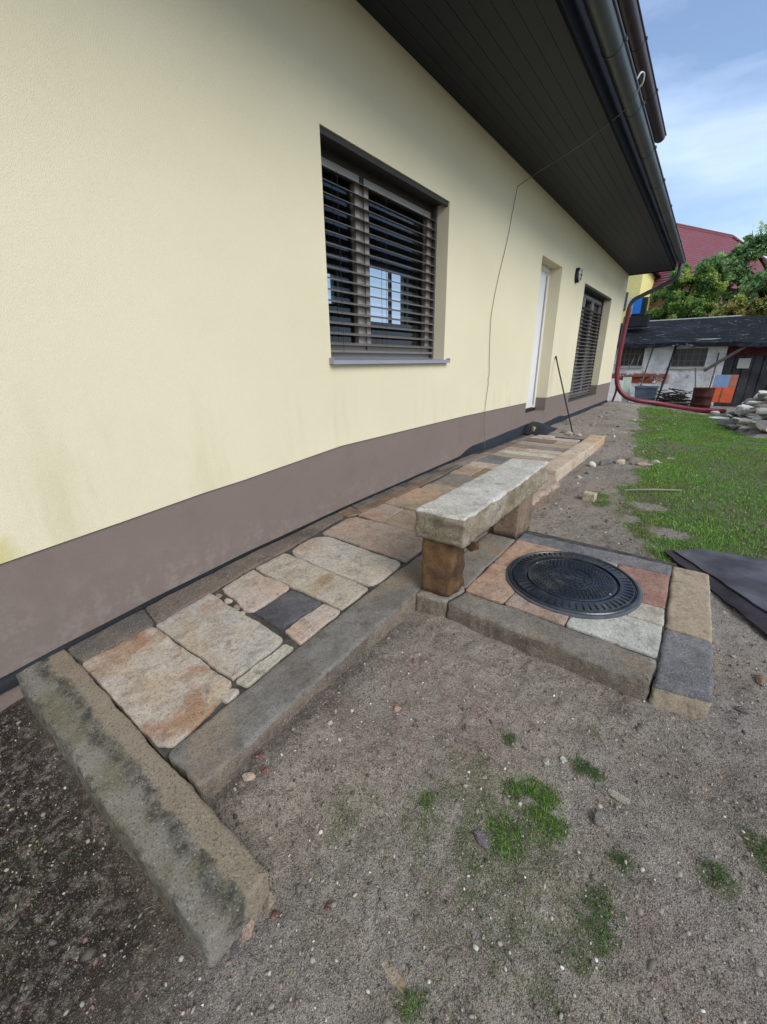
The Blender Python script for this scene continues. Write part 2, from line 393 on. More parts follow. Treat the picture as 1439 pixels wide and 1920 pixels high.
def spline(pts, n=8):
    P = [Vector(p) for p in pts]; out_ = []
    for i in range(len(P) - 1):
        a = P[max(i - 1, 0)]; b = P[i]; c = P[i + 1]; d = P[min(i + 2, len(P) - 1)]
        for k in range(n):
            t = k / n
            out_.append(.5 * ((2 * b) + (c - a) * t + (2 * a - 5 * b + 4 * c - d) * t * t + (-a + 3 * b - 3 * c + d) * t ** 3))
    out_.append(P[-1]); return out_

def smooth_poly(pts, r, ds):
    """round the corners of a polygon by r and resample it at ds"""
    n = len(pts); o = []
    for i in range(n):
        p = Vector(pts[i]); a = Vector(pts[i - 1]); b = Vector(pts[(i + 1) % n])
        ra = min(r, (a - p).length * .4); rb = min(r, (b - p).length * .4)
        pa = p + (a - p).normalized() * ra; pb = p + (b - p).normalized() * rb
        for k in range(4):
            t = k / 3; o.append((pa * (1 - t) + p * t) * (1 - t) + (p * (1 - t) + pb * t) * t)
    res = []; m = len(o)
    for i in range(m):
        a = o[i]; b = o[(i + 1) % m]; l = (b - a).length; k = max(1, int(round(l / ds)))
        for j in range(k): res.append(a.lerp(b, j / k))
    return res
def stone_obj(name, poly, h, m, ztop=None, bevel=.008, r=.02, rag=.004, seed=0, ds=.018, top_amp=.003, side_amp=.0, parent=None, label=None, cat=None, group=None, dz=0, mats=None, sidemat=None, nside=1, grow=0, lean=(0, 0)):
    area = sum(poly[i - 1][0] * poly[i][1] - poly[i][0] * poly[i - 1][1] for i in range(len(poly)))
    if area < 0: poly = poly[::-1]
    if ztop is None: ztop = lambda x, y: zp(y) + dz
    sd_ = Vector((seed * 7.31, seed * 3.17, seed * 1.7))
    P2 = smooth_poly([(p[0], p[1]) for p in poly], r, ds); n = len(P2)
    C2 = sum(P2, Vector((0, 0))) / n
    # long axis
    sxx = sum((p.x - C2.x) ** 2 for p in P2); syy = sum((p.y - C2.y) ** 2 for p in P2); sxy = sum((p.x - C2.x) * (p.y - C2.y) for p in P2)
    th = .5 * math.atan2(2 * sxy, sxx - syy); ax = Vector((math.cos(th), math.sin(th)))
    ext = [(p - C2).dot(ax) for p in P2]; wd = [(p - C2).dot(Vector((-ax.y, ax.x))) for p in P2]
    half = (max(wd) - min(wd)) / 2; lo = min(ext) + half; hi = max(ext) - half
    if lo > hi: lo = hi = (lo + hi) / 2
    nor = []
    for i in range(n):
        t = (P2[(i + 1) % n] - P2[i - 1]).normalized(); nor.append(Vector((t.y, -t.x)))
    rg = [rag * (noise.noise(Vector((p.x * 9, p.y * 9, 0)) + sd_) * 1.6 + noise.noise(Vector((p.x * 35, p.y * 35, 3)) + sd_) * .7) for p in P2]
    rg = [q + grow for q in rg]
    tgt = [C2 + ax * min(hi, max(lo, e)) for e in ext]
    rings = []
    def ring(off, zf, side=False, k=None):
        rr = []
        for i, p in enumerate(P2):
            q = p + nor[i] * (rg[i] - off)
            if k is not None: q = (P2[i] + nor[i] * (rg[i] - bevel)).lerp(tgt[i], k)
            z = ztop(q.x, q.y)
            zz = z + zf
            if side:
                a = side_amp * (noise.noise(Vector((q.x * 14, q.y * 14, zf * 22)) + sd_) + .5 * noise.noise(Vector((q.x * 50, q.y * 50, zf * 50)) + sd_))
                q = q + nor[i] * a
                q = q + Vector(lean) * (-zf)
            elif k is not None or off > 0:
                zz += top_amp * (noise.noise(Vector((q.x * 11, q.y * 11, 9)) + sd_) + .5 * noise.noise(Vector((q.x * 40, q.y * 40, 9)) + sd_)) * (1 if k is not None else .6)
            rr.append((q.x, q.y, zz))
        rings.append(rr)
    for j in range(nside, 0, -1): ring(0, -bevel - (h - bevel) * j / nside, True)
    ring(0, -bevel, True); ring(bevel * .3, -bevel * .3); ring(bevel, 0)
    ks = [.12, .25, .4, .55, .7, .85, 1.0]
    for k in ks: ring(0, 0, k=k)
    vs = [q for rr in rings for q in rr]; fs = []; fm = []
    for i in range(len(rings) - 1):
        for k in range(n):
            fs.append((i * n + k, i * n + (k + 1) % n, (i + 1) * n + (k + 1) % n, (i + 1) * n + k)); fm.append(1 if (sidemat and i < nside) else 0)
    fs.append(tuple(range(n - 1, -1, -1))); fm.append(0)
    o = link(name, vs, fs, None, parent, None, True, [m] + ([sidemat] if sidemat else []), fm)
    return tag(o, label, cat, group)
def rock(name, x, y, sx, sy, sz, m, label=None, cat='stone', group=None, seed=0, rot=0, z=None, parent=None, sub=2, cut=.46, sink=.25):
    """angular loose stone: an icosphere flattened by random planes"""
    import bmesh
    rnd = random.Random(seed * 131 + 7); bm = bmesh.new(); bmesh.ops.create_icosphere(bm, subdivisions=sub + 1, radius=1)
    pl = []
    for _ in range(11):
        d = Vector((rnd.gauss(0, 1), rnd.gauss(0, 1), rnd.gauss(0, 1))).normalized(); pl.append((d, rnd.uniform(cut, .85)))
    vs = []
    for v in bm.verts:
        p = v.co.copy()
        for d, k in pl:
            e = p.dot(d)
            if e > k: p -= d * (e - k) * .99
        p *= 1 + .05 * noise.noise(p * 4 + Vector((seed, 0, 0)))
        vs.append(p)
    fs = [tuple(v.index for v in f.verts) for f in bm.faces]; bm.free()
    ca, sa_ = math.cos(rot), math.sin(rot)
    if z is None: z = zs(x, y)
    out_ = []
    for p in vs:
        a, b, c = p.x * sx / 2, p.y * sy / 2, p.z * sz / 2
        out_.append((x + a * ca - b * sa_, y + a * sa_ + b * ca, z + c + sz * (.5 - sink) * .8))
    o = link(name, out_, fs, m, parent, None, False)
    return tag(o, label, cat, group)
def np_mesh(name, verts, faces_loops, per, m, cols=None, attr='col'):
    me = bpy.data.meshes.new(name); nv = len(verts); nf = len(faces_loops) // per
    me.vertices.add(nv); me.vertices.foreach_set('co', verts.astype(np.float32).ravel())
    me.loops.add(nf * per); me.loops.foreach_set('vertex_index', faces_loops.astype(np.int32))
    me.polygons.add(nf); me.polygons.foreach_set('loop_start', np.arange(0, nf * per, per, dtype=np.int32))
    me.polygons.foreach_set('loop_total', np.full(nf, per, dtype=np.int32))
    me.update(calc_edges=True)
    if cols is not None:
        ca = me.color_attributes.new(attr, 'FLOAT_COLOR', 'POINT'); ca.data.foreach_set('color', cols.astype(np.float32).ravel())
    me.materials.append(m); o = bpy.data.objects.new(name, me); COL.objects.link(o); return o

# ================================================================ ground
def interp(x, a): return float(np.interp(x, [p[0] for p in a], [p[1] for p in a]))
LEFT = ((3.0, 1.30), (3.3, 1.12), (3.6, 1.02), (4.0, .98), (4.6, .98), (5.2, 1.0), (5.7, 1.0), (6.1, .78), (7, .62), (9, .50), (12, .16), (13.6, .30), (14.6, 1.2))
def lawn(x, y):
    if y < 2.7 or y > 15.4: return 0
    l = interp(y, LEFT); n = noise.noise(Vector((x * 2.2, y * 2.2, 1))) * .22 + noise.noise(Vector((x * 7, y * 7, 5))) * .12
    g = sm(-.12, .22, x - l + n) * sm(2.7, 3.3, y + n) * (1 - sm(14.2, 15.2, y + n + (1.8 - x) * .9))
    for bx, by, r in ((1.19, 3.95, .13), (1.40, 3.40, .16), (1.12, 3.55, .1)):
        g *= sm(.4, 1.1, math.hypot((x - bx) / 1.3, y - by) / r + n)
    return g
PATCH = ((1.18, .78, .17, .42), (1.33, .74, .13, .36), (1.06, .86, .12, .36), (1.00, .70, .12, .30), (1.22, .56, .14, .30), (.80, .60, .13, .30), (1.48, .45, .12, .28), (1.38, .90, .10, .25), (.90, .36, .14, .25), (.94, .95, .12, .25),
         (1.154, .971, .032, .9), (1.205, 1.005, .035, 1.), (1.255, 1.00, .036, 1.), (1.255, .93, .04, 1.), (1.301, .944, .03, .9), (1.174, .845, .045, .9), (1.20, .80, .04, .6), (1.25, .86, .09, .45), (1.10, .88, .08, .35),
         (1.315, 1.165, .035, .8), (1.36, 1.17, .03, .7), (1.085, 1.125, .025, .7), (1.466, .948, .035, .55),
         (1.435, .82, .045, .6), (1.455, .76, .04, .6), (1.42, .69, .035, .55), (1.146, .40, .035, .6), (1.16, .43, .02, .5), (1.677, 1.054, .045, .6), (.76, .60, .06, .45), (.70, .66, .05, .3), (.95, .78, .035, .6), (1.0, .72, .08, .4),
         (1.775, 1.19, .05, .8), (.80, 4.02, .10, .8), (.86, 3.82, .09, .6), (.92, 3.25, .06, .4), (1.05, 3.0, .05, .4), (1.15, .70, .16, .35), (1.30, .62, .14, .35), (1.02, .95, .10, .35), (1.25, .36, .12, .35),
         (.25, -.05, .2, .22), (.02, .0, .2, .26), (.3, .08, .1, .2), (1.32, 1.33, .03, .5), (1.55, .62, .08, .3), (.90, .62, .06, .3), (.92, 1.02, .05, .25))
def patch(x, y):
    g = 0
    if y < 5 and x < 2.2:
        for px, py, r, a in PATCH:
            d = math.hypot(x - px, y - py) / r
            if d < 1.6: g = max(g, a * (1 - sm(.5, 1.5, d + .5 * noise.noise(Vector((x * 25, y * 25, 2))))))
    return g
def gz(x, y, fine=True):
    z = zs(x, y)
    if fine:
        d = min(1, .5 + .0 * y)
        z += .012 * noise.noise(Vector((x * 3, y * 3, 0))) + .009 * noise.noise(Vector((x * 9, y * 9, 4))) + .008 * noise.noise(Vector((x * 24, y * 24, 8))) + .004 * abs(noise.noise(Vector((x * 50, y * 50, 3))))
    # earth heaped against the near kerb and the far wall
    z += .03 * math.exp(-((x - .42) / .12) ** 2) * (sm(.3, .5, y) - sm(.8, 1.5, y))
    if y < .3: z -= .035 * sm(.75, .4, x)
    return z
def axis(lo, hi, fine, far_lo, far_hi, g=1.13):
    a = list(np.arange(lo, hi + 1e-6, fine)); s = fine
    p = hi
    while p < far_hi: s = s * g; p += s; a.append(p)
    s = fine; p = lo; b = []
    while p > far_lo: s = s * g; p -= s; b.append(p)
    return b[::-1] + a
xs = axis(-.9, 2.2, .02, -250, 250); ys = axis(-.35, 3.3, .02, -250, 400, 1.06)
nx, ny = len(xs), len(ys); V = np.zeros((nx * ny, 3)); Cc = np.zeros((nx * ny, 4)); Cc[:, 3] = 1
i = 0
for yy in ys:
    for xx in xs:
        far = abs(xx) > 12 or yy > 20 or yy < -5
        V[i] = (xx, yy, zs(xx, yy) if far else gz(xx, yy))
        if not far:
            Cc[i, 0] = max(lawn(xx, yy), patch(xx, yy))
            Cc[i, 1] = max((1 - sm(.05, .40, yy)) * (1 - sm(.35, 1.0, xx)), .5 * sm(.12, 0, abs(xx - .42)) * sm(.3, .5, yy) * (1 - sm(1.3, 1.7, yy)))  # near left: moist soil plus painted vignette and shade; darker along kerb foot
        elif yy > 17: Cc[i, 0] = .7
        i += 1
gi = np.arange(nx * ny).reshape(ny, nx)
F = np.stack([gi[:-1, :-1], gi[:-1, 1:], gi[1:, 1:], gi[1:, :-1]], -1).reshape(-1)
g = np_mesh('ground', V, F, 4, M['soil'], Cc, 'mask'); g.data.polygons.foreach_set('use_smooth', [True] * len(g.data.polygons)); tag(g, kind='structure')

# ================================================================ house
XW = -.762; YN, YF = -4.0, 13.35; ZT = 3.13
PL = ((-4, -.05), (.238, .300), (.734, .338), (1.136, .373), (1.412, .388), (2.294, .459), (4.376, .474), (6.414, .462), (13.5, .495))
zl = lambda y: interp(y, PL)
house = empty('house', (XW, 4.5, 0), 'yellow rendered house with a brown plinth and dark overhanging eaves', 'house')
OPN = [(2.235, 3.85, 1.083, 2.405, -.865), (6.50, 7.49, .25, 2.43, -.975), (9.02, 11.65, .262, 2.405, -.90)]
yb = sorted(set([p[0] for p in PL if YN <= p[0] <= YF] + [YN, YF] + [o[0] for o in OPN] + [o[1] for o in OPN]))
wm, pm = MB(), MB(); XP = XW - .012
for y0, y1 in zip(yb, yb[1:]):
    mid = (y0 + y1) / 2; op = [o for o in OPN if o[0] < mid < o[1]]
    a, b = zl(y0), zl(y1)
    Q = lambda mb, x, za0, za1, zb0, zb1: mb.quad((x, y0, za0), (x, y1, za1), (x, y1, zb1), (x, y0, zb0))
    if not op or op[0][2] > a:
        top = ZT if not op else op[0][2]
        Q(wm, XW, a, b, top, top); Q(pm, XP, -.9, -.9, a, b); wm.quad((XP, y0, a), (XP, y1, b), (XW, y1, b), (XW, y0, a))
        if op: Q(wm, XW, op[0][3], op[0][3], ZT, ZT)
    else:
        Q(pm, XP, -.9, -.9, op[0][2], op[0][2]); Q(wm, XW, op[0][3], op[0][3], ZT, ZT)
for y0, y1, z0, z1, xi in OPN:
    for yy, s in ((y0, 1), (y1, -1)):
        zc = max(z0, zl(yy))
        wm.quad((XW, yy, zc), (XW, yy, z1), (xi - .12, yy, z1), (xi - .12, yy, zc))
        if zc > z0: pm.quad((XP, yy, z0), (XP, yy, zc), (xi - .12, yy, zc), (xi - .12, yy, z0))
    wm.quad((XW, y0, z1), (XW, y1, z1), (xi - .12, y1, z1), (xi - .12, y0, z1))
    (pm if z0 < .4 else wm).quad((XP if z0 < .4 else XW, y0, z0), (XP if z0 < .4 else XW, y1, z0), (xi - .12, y1, z0), (xi - .12, y0, z0))
XB = -4.0
wm.quad((XW, YF, zl(YF)), (XB, YF, zl(YF)), (XB, YF, ZT), (XW, YF, ZT)); pm.quad((XP, YF - .012, -.9), (XB, YF - .012, -.9), (XB, YF - .012, zl(YF)), (XP, YF - .012, zl(YF)))
wm.add([(XW, YF, ZT), (XB, YF, ZT), ((XW + XB) / 2, YF, 4.6)], [(0, 1, 2)])
wm.quad((XW, YN, -.9), (XB, YN, -.9), (XB, YN, ZT), (XW, YN, ZT)); wm.add([(XW, YN, ZT), (XB, YN, ZT), ((XW + XB) / 2, YN, 4.6)], [(0, 1, 2)])
BO = [(5.30, 5.66, 1.95, 2.50), (6.45, 7.72, 1.75, 2.75)]; ybk = [YN] + [q for o_ in BO for q in o_[:2]] + [YF]
for q, (ya, yc) in enumerate(zip(ybk, ybk[1:])):
    if q % 2 == 0: wm.box((XB, ya, -.9), (XB + .2, yc, ZT))
    else: o_ = BO[q // 2]; wm.box((XB, ya, -.9), (XB + .2, yc, o_[2])); wm.box((XB, ya, o_[3]), (XB + .2, yc, ZT))
wall = wm.build('wall', M['wall'], house, origin=(0, 0, 0)); plinth = pm.build('plinth', M['plinth'], house, origin=(0, 0, 0))
rm = MB(); rm.box((XB + .21, YN, .16), (-.98, YF - .02, .20)); rm.build('floor', M['wood_dark'], house)
rm = MB(); rm.box((XB + .21, YN, 2.95), (-1.0, YF - .02, 2.99)); rm.build('ceiling', M['room'], house)
rm = MB(); rm.box((XB + .21, 8.3, .205), (-1.05, 8.4, 2.945)); rm.build('partition', M['room'], house); rm = MB(); rm.box((XB + .21, .2, .205), (-1.05, .3, 2.945)); rm.build('partition', M['room'], house)
for ya, yc, za, zc in BO:
    rm = MB(); m_ = (ya + yc) / 2
    for y_ in ([ya, yc - .05, m_ + .12] if yc - ya > .5 else [ya, yc - .05]): rm.box((XB + .06, y_ + .002, za + .002), (XB + .12, y_ + .048, zc - .002))
    rm.box((XB + .058, ya + .003, za + .003), (XB + .122, yc - .003, za + .05)); rm.box((XB + .058, ya + .003, zc - .05), (XB + .122, yc - .003, zc - .003)); rm.build('back_window', M['win_frame'], house)

# eaves
sf = MB(); bw = .1065
for k in range(9):
    x0 = XW + .004 + k * bw; sf.box((x0, YN, 3.118), (x0 + bw - .003, YF - .04, 3.142))
sf.box((XW, YN, 3.1425), (.2, YF - .04, 3.16)); sf.build('soffit', M['soffit'], house, origin=(0, 0, 3.118))
fa = MB(); fa.box((.203, YN, 3.10), (.228, YF - .03, 3.34)); fa.box((XW + .002, YF - .039, 3.10), (.2, YF - .015, 3.145)); fa.build('fascia', M['fascia'], house)
rf = MB()
def slab(mb, x0, z0, x1, z1, y0, y1, t):
    mb.hexa([(x0, y0, z0), (x1, y0, z1), (x1, y1, z1), (x0, y1, z0)], [(x0, y0, z0 + t), (x1, y0, z1 + t), (x1, y1, z1 + t), (x0, y1, z0 + t)])
slab(rf, .26, 3.345, -2.3, 4.78, YN, YF - .02, .07); slab(rf, -4.8, 3.345, -2.303, 4.78, YN, YF - .02, .07)
rf.build('roof', M['roof_tile'], house)
def gutter(name, cx0, cz0, r, y0, y1, mat, parent, brk):
    mb = MB(); n = 14; vs = []; fs = []
    for q, yy in enumerate((y0, y1)):
        for k in range(n + 1):
            a = math.pi + math.pi * k / n; vs.append((cx0 + r * math.cos(a), yy, cz0 + r * math.sin(a)))
    for k in range(n): fs.append((k, k + 1, n + 2 + k, n + 1 + k))
    mb.add(vs, fs)
    mb.add([vs[n + 1 + k] for k in range(n + 1)], [tuple(range(n + 1))]); mb.add([vs[k] for k in range(n + 1)], [tuple(range(n, -1, -1))])
    mb.tube([(cx0 + r + .004, y0, cz0 + .004), (cx0 + r + .004, y1, cz0 + .004)], .010, 8)
    gt = mb.build(name, mat, parent, True)
    for yy in brk:
        b2 = MB(); rr = r + .004
        for k in range(n):
            a = math.pi + math.pi * k / n; a2 = math.pi + math.pi * (k + 1) / n
            b2.hexa([(cx0 + rr * math.cos(t), yy + d, cz0 + rr * math.sin(t)) for t, d in ((a, 0), (a2, 0), (a2, .028), (a, .028))],
                    [(cx0 + (rr - .003) * math.cos(t), yy + d, cz0 + (rr - .003) * math.sin(t)) for t, d in ((a, 0), (a2, 0), (a2, .028), (a, .028))])
        b2.tube([(cx0 + rr + .004, yy, cz0 + .005), (cx0 + rr + .004, yy + .028, cz0 + .005)], .016, 8)
        b2.build('gutter_bracket', mat, gt)
    return gt
gutter('gutter', .333, 3.262, .075, YN, 13.27, M['gutter_grey'], house, [1.1, 2.2, 3.35, 4.25, 5.25, 6.3, 7.4, 8.6, 9.8, 11.1, 12.4])
gutter('upper_gutter', -.035, 4.51, .08, YN, 9.5, M['gutter_brown'], house, [3.2, 4.4, 5.6, 6.8, 8.0])
um = MB(); um.box((-3.2, YN, 3.9), (-.55, 9.3, 4.42)); um.build('upper_wall', M['wall'], house)
us = MB(); us.box((-3.2, YN, 4.425), (-.125, 9.5, 4.60)); slab(us, -.1, 4.605, -3.6, 6.3, YN, 9.5, .06)
us.hexa([(-.125, 9.5, 4.43), (-.3, 9.5, 4.43), (-.3, 9.72, 4.43), (-.2, 9.72, 4.43)], [(-.02, 9.5, 4.56), (-.3, 9.5, 4.56), (-.3, 9.78, 4.56), (-.12, 9.78, 4.56)])
us.build('upper_eaves', M['gutter_brown'], house)
dp = MB(); dp.tube(spline([(.335, 13.17, 3.20), (.335, 13.17, 3.06), (.31, 13.19, 2.96), (.18, 13.24, 2.86), (-.37, 13.40, 2.63), (-.55, 13.44, 2.55), (-.63, 13.45, 2.44), (-.64, 13.45, 2.30)], 6), .05, 12)
dp.build('downpipe', M['gutter_grey'], house, True)

# windows
def window(op, nslat, z_s0, pitch, sash, boxh, sillout=True, thr=False):
    y0, y1, z0, z1, xi = op; xf = xi - .06
    fr = MB(); t = .075
    def bar(ya, yc, za, zc, x=xf, d=.06): fr.box((x - d, ya, za), (x, yc, zc))
    bar(y0, y0 + t, z0, z1); bar(y1 - t, y1, z0, z1); bar(y0 + t, y1 - t, z1 - t, z1); bar(y0 + t, y1 - t, z0, z0 + t)
    panes = MB(); prev = y0 + t
    for m_ in list(sash) + [None]:
        e = y1 - t if m_ is None else m_ - .028
        # sash frame, a little proud of the main frame
        s = .05; xs_ = xf + .012
        fr.box((xf - .05, prev, z0 + t), (xs_, prev + s, z1 - t)); fr.box((xf - .05, e - s, z0 + t), (xs_, e, z1 - t))
        fr.box((xf - .05, prev + s, z1 - t - s), (xs_, e - s, z1 - t)); fr.box((xf - .05, prev + s, z0 + t), (xs_, e - s, z0 + t + s))
        panes.quad((xf - .03, prev + s, z0 + t + s), (xf - .03, e - s, z0 + t + s), (xf - .03, e - s, z1 - t - s), (xf - .03, prev + s, z1 - t - s))
        if m_ is not None: fr.box((xf - .06, m_ - .025, z0 + t), (xf, m_ + .025, z1 - t)); prev = m_ + .028
    f = fr.build('window', M['win_frame'], house)
    panes.build('pane', M['glass'], f)
    sl = MB(); wd = .062
    for k in range(nslat):
        zz = z_s0 + k * pitch; xa = xi - .002 - wd; xb = xi - .002; tl = .010
        prof = [(xa, zz + tl), (xa + wd * .3, zz + tl * .6 + .004), (xa + wd * .7, zz - tl * .3 + .004), (xb, zz - tl)]
        vs = []
        for yy in (y0 + .03, y1 - .03):
            vs += [(p[0], yy, p[1]) for p in prof] + [(p[0], yy, p[1] - .002) for p in prof[::-1]]
        m_ = 8; sl.add(vs, [(j, (j + 1) % m_, m_ + (j + 1) % m_, m_ + j) for j in range(m_)] + [tuple(range(m_ - 1, -1, -1)), tuple(range(m_, 2 * m_))])
    b = sl.build('blind_slats', M['slat'], f)
    rr = MB(); rr.box((xi - .055, y0 + .03, z_s0 - pitch * .9), (xi - .012, y1 - .03, z_s0 - pitch * .9 + .018)); rr.build('bottom_rail', M['slat'], f)
    bx = MB(); bx.box((xi - .08, y0 + .004, z1 - boxh), (xi - .055, y1 - .004, z1 - .003)); bx.box((xi - .054, y0 + .004, z1 - .012), (XW - .012, y1 - .004, z1 - .003)); bx.box((XW - .04, y0 + .004, z1 - .035), (XW - .0125, y1 - .004, z1 - .0125)); bx.build('blind_box', M['box_dark'], f)
    gd = MB()
    for ya in (y0 + .003, y1 - .028): gd = MB(); gd.box((xi - .055, ya, z0 + .01), (xi - .018, ya + .024, z1 - .02)); gd.build('guide_rail', M['rail'], f)
    cd = MB(); L_ = y1 - y0
    for q in ((.16, .5, .84) if L_ < 2 else (.12, .37, .63, .88)):
        for dx in (.006, .056): cd.tube([(xi - dx, y0 + L_ * q, z_s0 - pitch * .8), (xi - dx, y0 + L_ * q, z1 - boxh)], .0016, 5)
    cd.build('ladder_cord', M['cord'], f)
    if sillout:
        si = MB(); y_a, y_b = y0 - .004, y1 + .045
        si.hexa([(xi - .06, y0 + .001, z0 + .012), (xi - .06, y1 - .001, z0 + .012), (XW + .045, y1 - .001 + .046, z0 - .008), (XW + .045, y0 - .02, z0 - .008)],
                [(xi - .06, y0 + .001, z0 + .016), (xi - .06, y1 - .001, z0 + .016), (XW + .045, y1 + .045, z0 - .004), (XW + .045, y0 - .02, z0 - .004)])
        si.box((XW + .042, y0 - .02, z0 - .032), (XW + .0455, y1 + .045, z0 - .0085))
        si.box((XW + .0035, y0 - .023, z0 - .03), (XW + .046, y0 - .0205, z0 + .012)); si.box((XW + .0035, y1 + .0455, z0 - .03), (XW + .046, y1 + .048, z0 + .012))
        si.build('sill', M['sill'], f)
    return f
window(OPN[0], 16, 1.20, .0715, (2.80,), .13)
window(OPN[2], 25, .37, .0715, (9.95, 10.75), .16, sillout=False)
tb = MB(); tb.box((-.95, 9.03, .262), (-.80, 11.64, .285)); tb.build('threshold', M['rail'], house)
# door
y0, y1, z0, z1, xi = OPN[1]; dm = MB(); xf = xi + .03
dm.box((xi - .04, y0, z0 + .05), (xf, y0 + .07, z1)); dm.box((xi - .04, y1 - .07, z0 + .05), (xf, y1, z1)); dm.box((xi - .04, y0 + .07, z1 - .07), (xf, y1 - .07, z1))
dm.box((xi - .05, y0 + .07, z0 + .06), (xf - .02, y1 - .07, z1 - .07))
dr = dm.build('door', M['door_white'], house)
d2 = MB(); d2.box((xf - .019, y0 + .085, z0 + .1), (xf - .008, y0 + .10, z1 - .11)); d2.box((xf - .019, y1 - .1, z0 + .1), (xf - .008, y1 - .085, z1 - .11)); d2.build('door_panel', M['door_grey'], dr)
d3 = MB(); d3.tube([(xf - .02, y0 + .13, z0 + 1.05), (xf + .03, y0 + .13, z0 + 1.05), (xf + .03, y0 + .24, z0 + 1.05)], .009, 8); d3.build('door_handle', M['door_grey'], dr)
dt = MB(); dt.box((xi - .05, y0 + .004, z0 + .002), (xf + .01, y1 - .004, z0 + .048)); dt.build('door_threshold', M['black'], house)
# oval wall lamp
lm = MB(); n = 20; vs = []; fs = []
def oval(x, ry, rz): return [(x, 8.33 + ry * math.cos(2 * math.pi * k / n), 2.43 + rz * math.copysign(abs(math.sin(2 * math.pi * k / n)) ** .7, math.sin(2 * math.pi * k / n))) for k in range(n)]
rg_ = [oval(XW, .085, .115), oval(XW + .045, .085, .115), oval(XW + .058, .070, .100)]
vs = [q for r_ in rg_ for q in r_]
for a in range(2):
    for k in range(n): fs.append((a * n + k, a * n + (k + 1) % n, (a + 1) * n + (k + 1) % n, (a + 1) * n + k))
fs.append(tuple(2 * n + k for k in range(n))); lm.add(vs, fs); lamp = lm.build('wall_lamp', M['black'], house, True)
lg = MB(); r1 = oval(XW + .0585, .062, .090); r2 = oval(XW + .085, .045, .07); vs = r1 + r2; lg.add(vs, [(k, (k + 1) % n, n + (k + 1) % n, n + k) for k in range(n)] + [tuple(n + k for k in range(n))]); lg.build('lamp_glass', M['lamp_glass'], lamp, True)
lb = MB(); lb.box((XW + .084, 8.325, 2.345), (XW + .092, 8.335, 2.515)); lb.box((XW + .084, 8.27, 2.425), (XW + .092, 8.39, 2.435)); lb.build('lamp_cage', M['black'], lamp)

# ================================================================ paved path
pb = MB(); yy = .352
while yy < 6.45:
    y2 = min(yy + .15, 6.45); d = .014
    pb.hexa([(-.755, yy, -.5), (.172, yy, -.5), (.172, y2, -.5), (-.755, y2, -.5)], [(-.755, yy, zp(yy) - d), (.172, yy, zp(yy) - d), (.172, y2, zp(y2) - d), (-.755, y2, zp(y2) - d)]); yy = y2
pb.build('path_bed', M['mortar']); tag(bpy.data.objects['path_bed'], kind='structure')
pb = MB(); yy = 1.63
while yy < 2.6:
    y2 = yy + .097; pb.hexa([(.39, yy, -.5), (1.46, yy, -.5), (1.46, y2, -.5), (.39, y2, -.5)], [(.39, yy, zp(yy) - .012), (1.46, yy, zp(yy) - .012), (1.46, y2, zp(y2) - .012), (.39, y2, zp(y2) - .012)]); yy = y2
pb.build('platform_bed', M['mortar']); tag(bpy.data.objects['platform_bed'], kind='structure')

G1 = 'paving slabs of the path along the house'
def ps(poly, m, label, seed, name='paving_slab', cat='paving slab', group=G1, **k):
    a = dict(h=.09, bevel=.005, r=.009, rag=.005, top_amp=.005, ds=.012, grow=.0035); a.update(k)
    return stone_obj(name, poly, a.pop('h'), M[m], seed=seed, label=label, cat=cat, group=group, **a)
ps([(-.572, .360), (-.556, .65), (-.503, .662), (.096, .664), (.122, .64), (.150, .537), (.172, .392), (.121, .360)], 'granite_orange', 'large slab with an orange rust stain, first one beside the mossy end slab', 1)
ps([(-.545, .675), (-.56, .975), (.069, .958), (.089, .926), (.088, .680)], 'granite_grey', 'large pale grey slab, second from the mossy end slab', 2)
ps([(.107, .683), (.110, .935), (.160, .948), (.166, .696)], 'granite_pale', 'narrow pale strip stone between the second slab and the kerb', 3, h=.07)
ps([(.125, .595), (.122, .652), (.163, .666), (.170, .607)], 'granite_pale', 'tiny pale stone wedged between the stained slab and the kerb', 4, h=.05, r=.03, name='filler_stone', cat='filler stone', group='small stones filling gaps in the path', dz=.001)
ps([(-.548, 1.035), (-.557, 1.262), (-.233, 1.253), (-.214, 1.012), (-.262, .998), (-.40, 1.032)], 'granite_pink', 'pinkish square slab beside the row of small pebbles', 5, rag=.009)
ps([(-.205, 1.005), (-.189, 1.244), (.029, 1.246), (.010, 1.006)], 'basalt', 'nearly black square stone set among the light slabs', 6, rag=.007, r=.012)
ps([(.036, .998), (.045, 1.25), (.158, 1.25), (.166, .985)], 'granite_pink', 'small pink brick shaped slab between the black stone and the kerb', 7)
ps([(-.562, 1.278), (-.560, 1.500), (-.495, 1.507), (.148, 1.485), (.156, 1.267), (-.10, 1.272), (-.237, 1.268)], 'granite_moss', 'long slab, half rusty brown and half pale grey, beyond the black stone', 8)
ps([(-.545, 1.551), (-.572, 1.63), (-.559, 1.786), (-.478, 1.838), (.023, 1.814), (.150, 1.822), (.154, 1.502), (-.47, 1.522)], 'granite_grey', 'pale slab with strongly rounded corners next to the wall strip', 9, r=.07)
ps([(-.574, 1.860), (-.595, 2.152), (-.560, 2.209), (.008, 2.222), (.150, 2.21), (.150, 1.848), (-.478, 1.866)], 'granite_peach', 'broad peach coloured slab running behind the end of the stone bench', 10)
ps([(-.571, 2.252), (-.559, 2.562), (-.35, 2.545), (-.325, 2.236)], 'granite_peach', 'reddish brown slab at the wall side, left of a beige one', 11)
ps([(-.312, 2.236), (-.337, 2.545), (.155, 2.55), (.155, 2.236)], 'granite_tan', 'beige slab partly hidden behind the near end of the bench', 12)
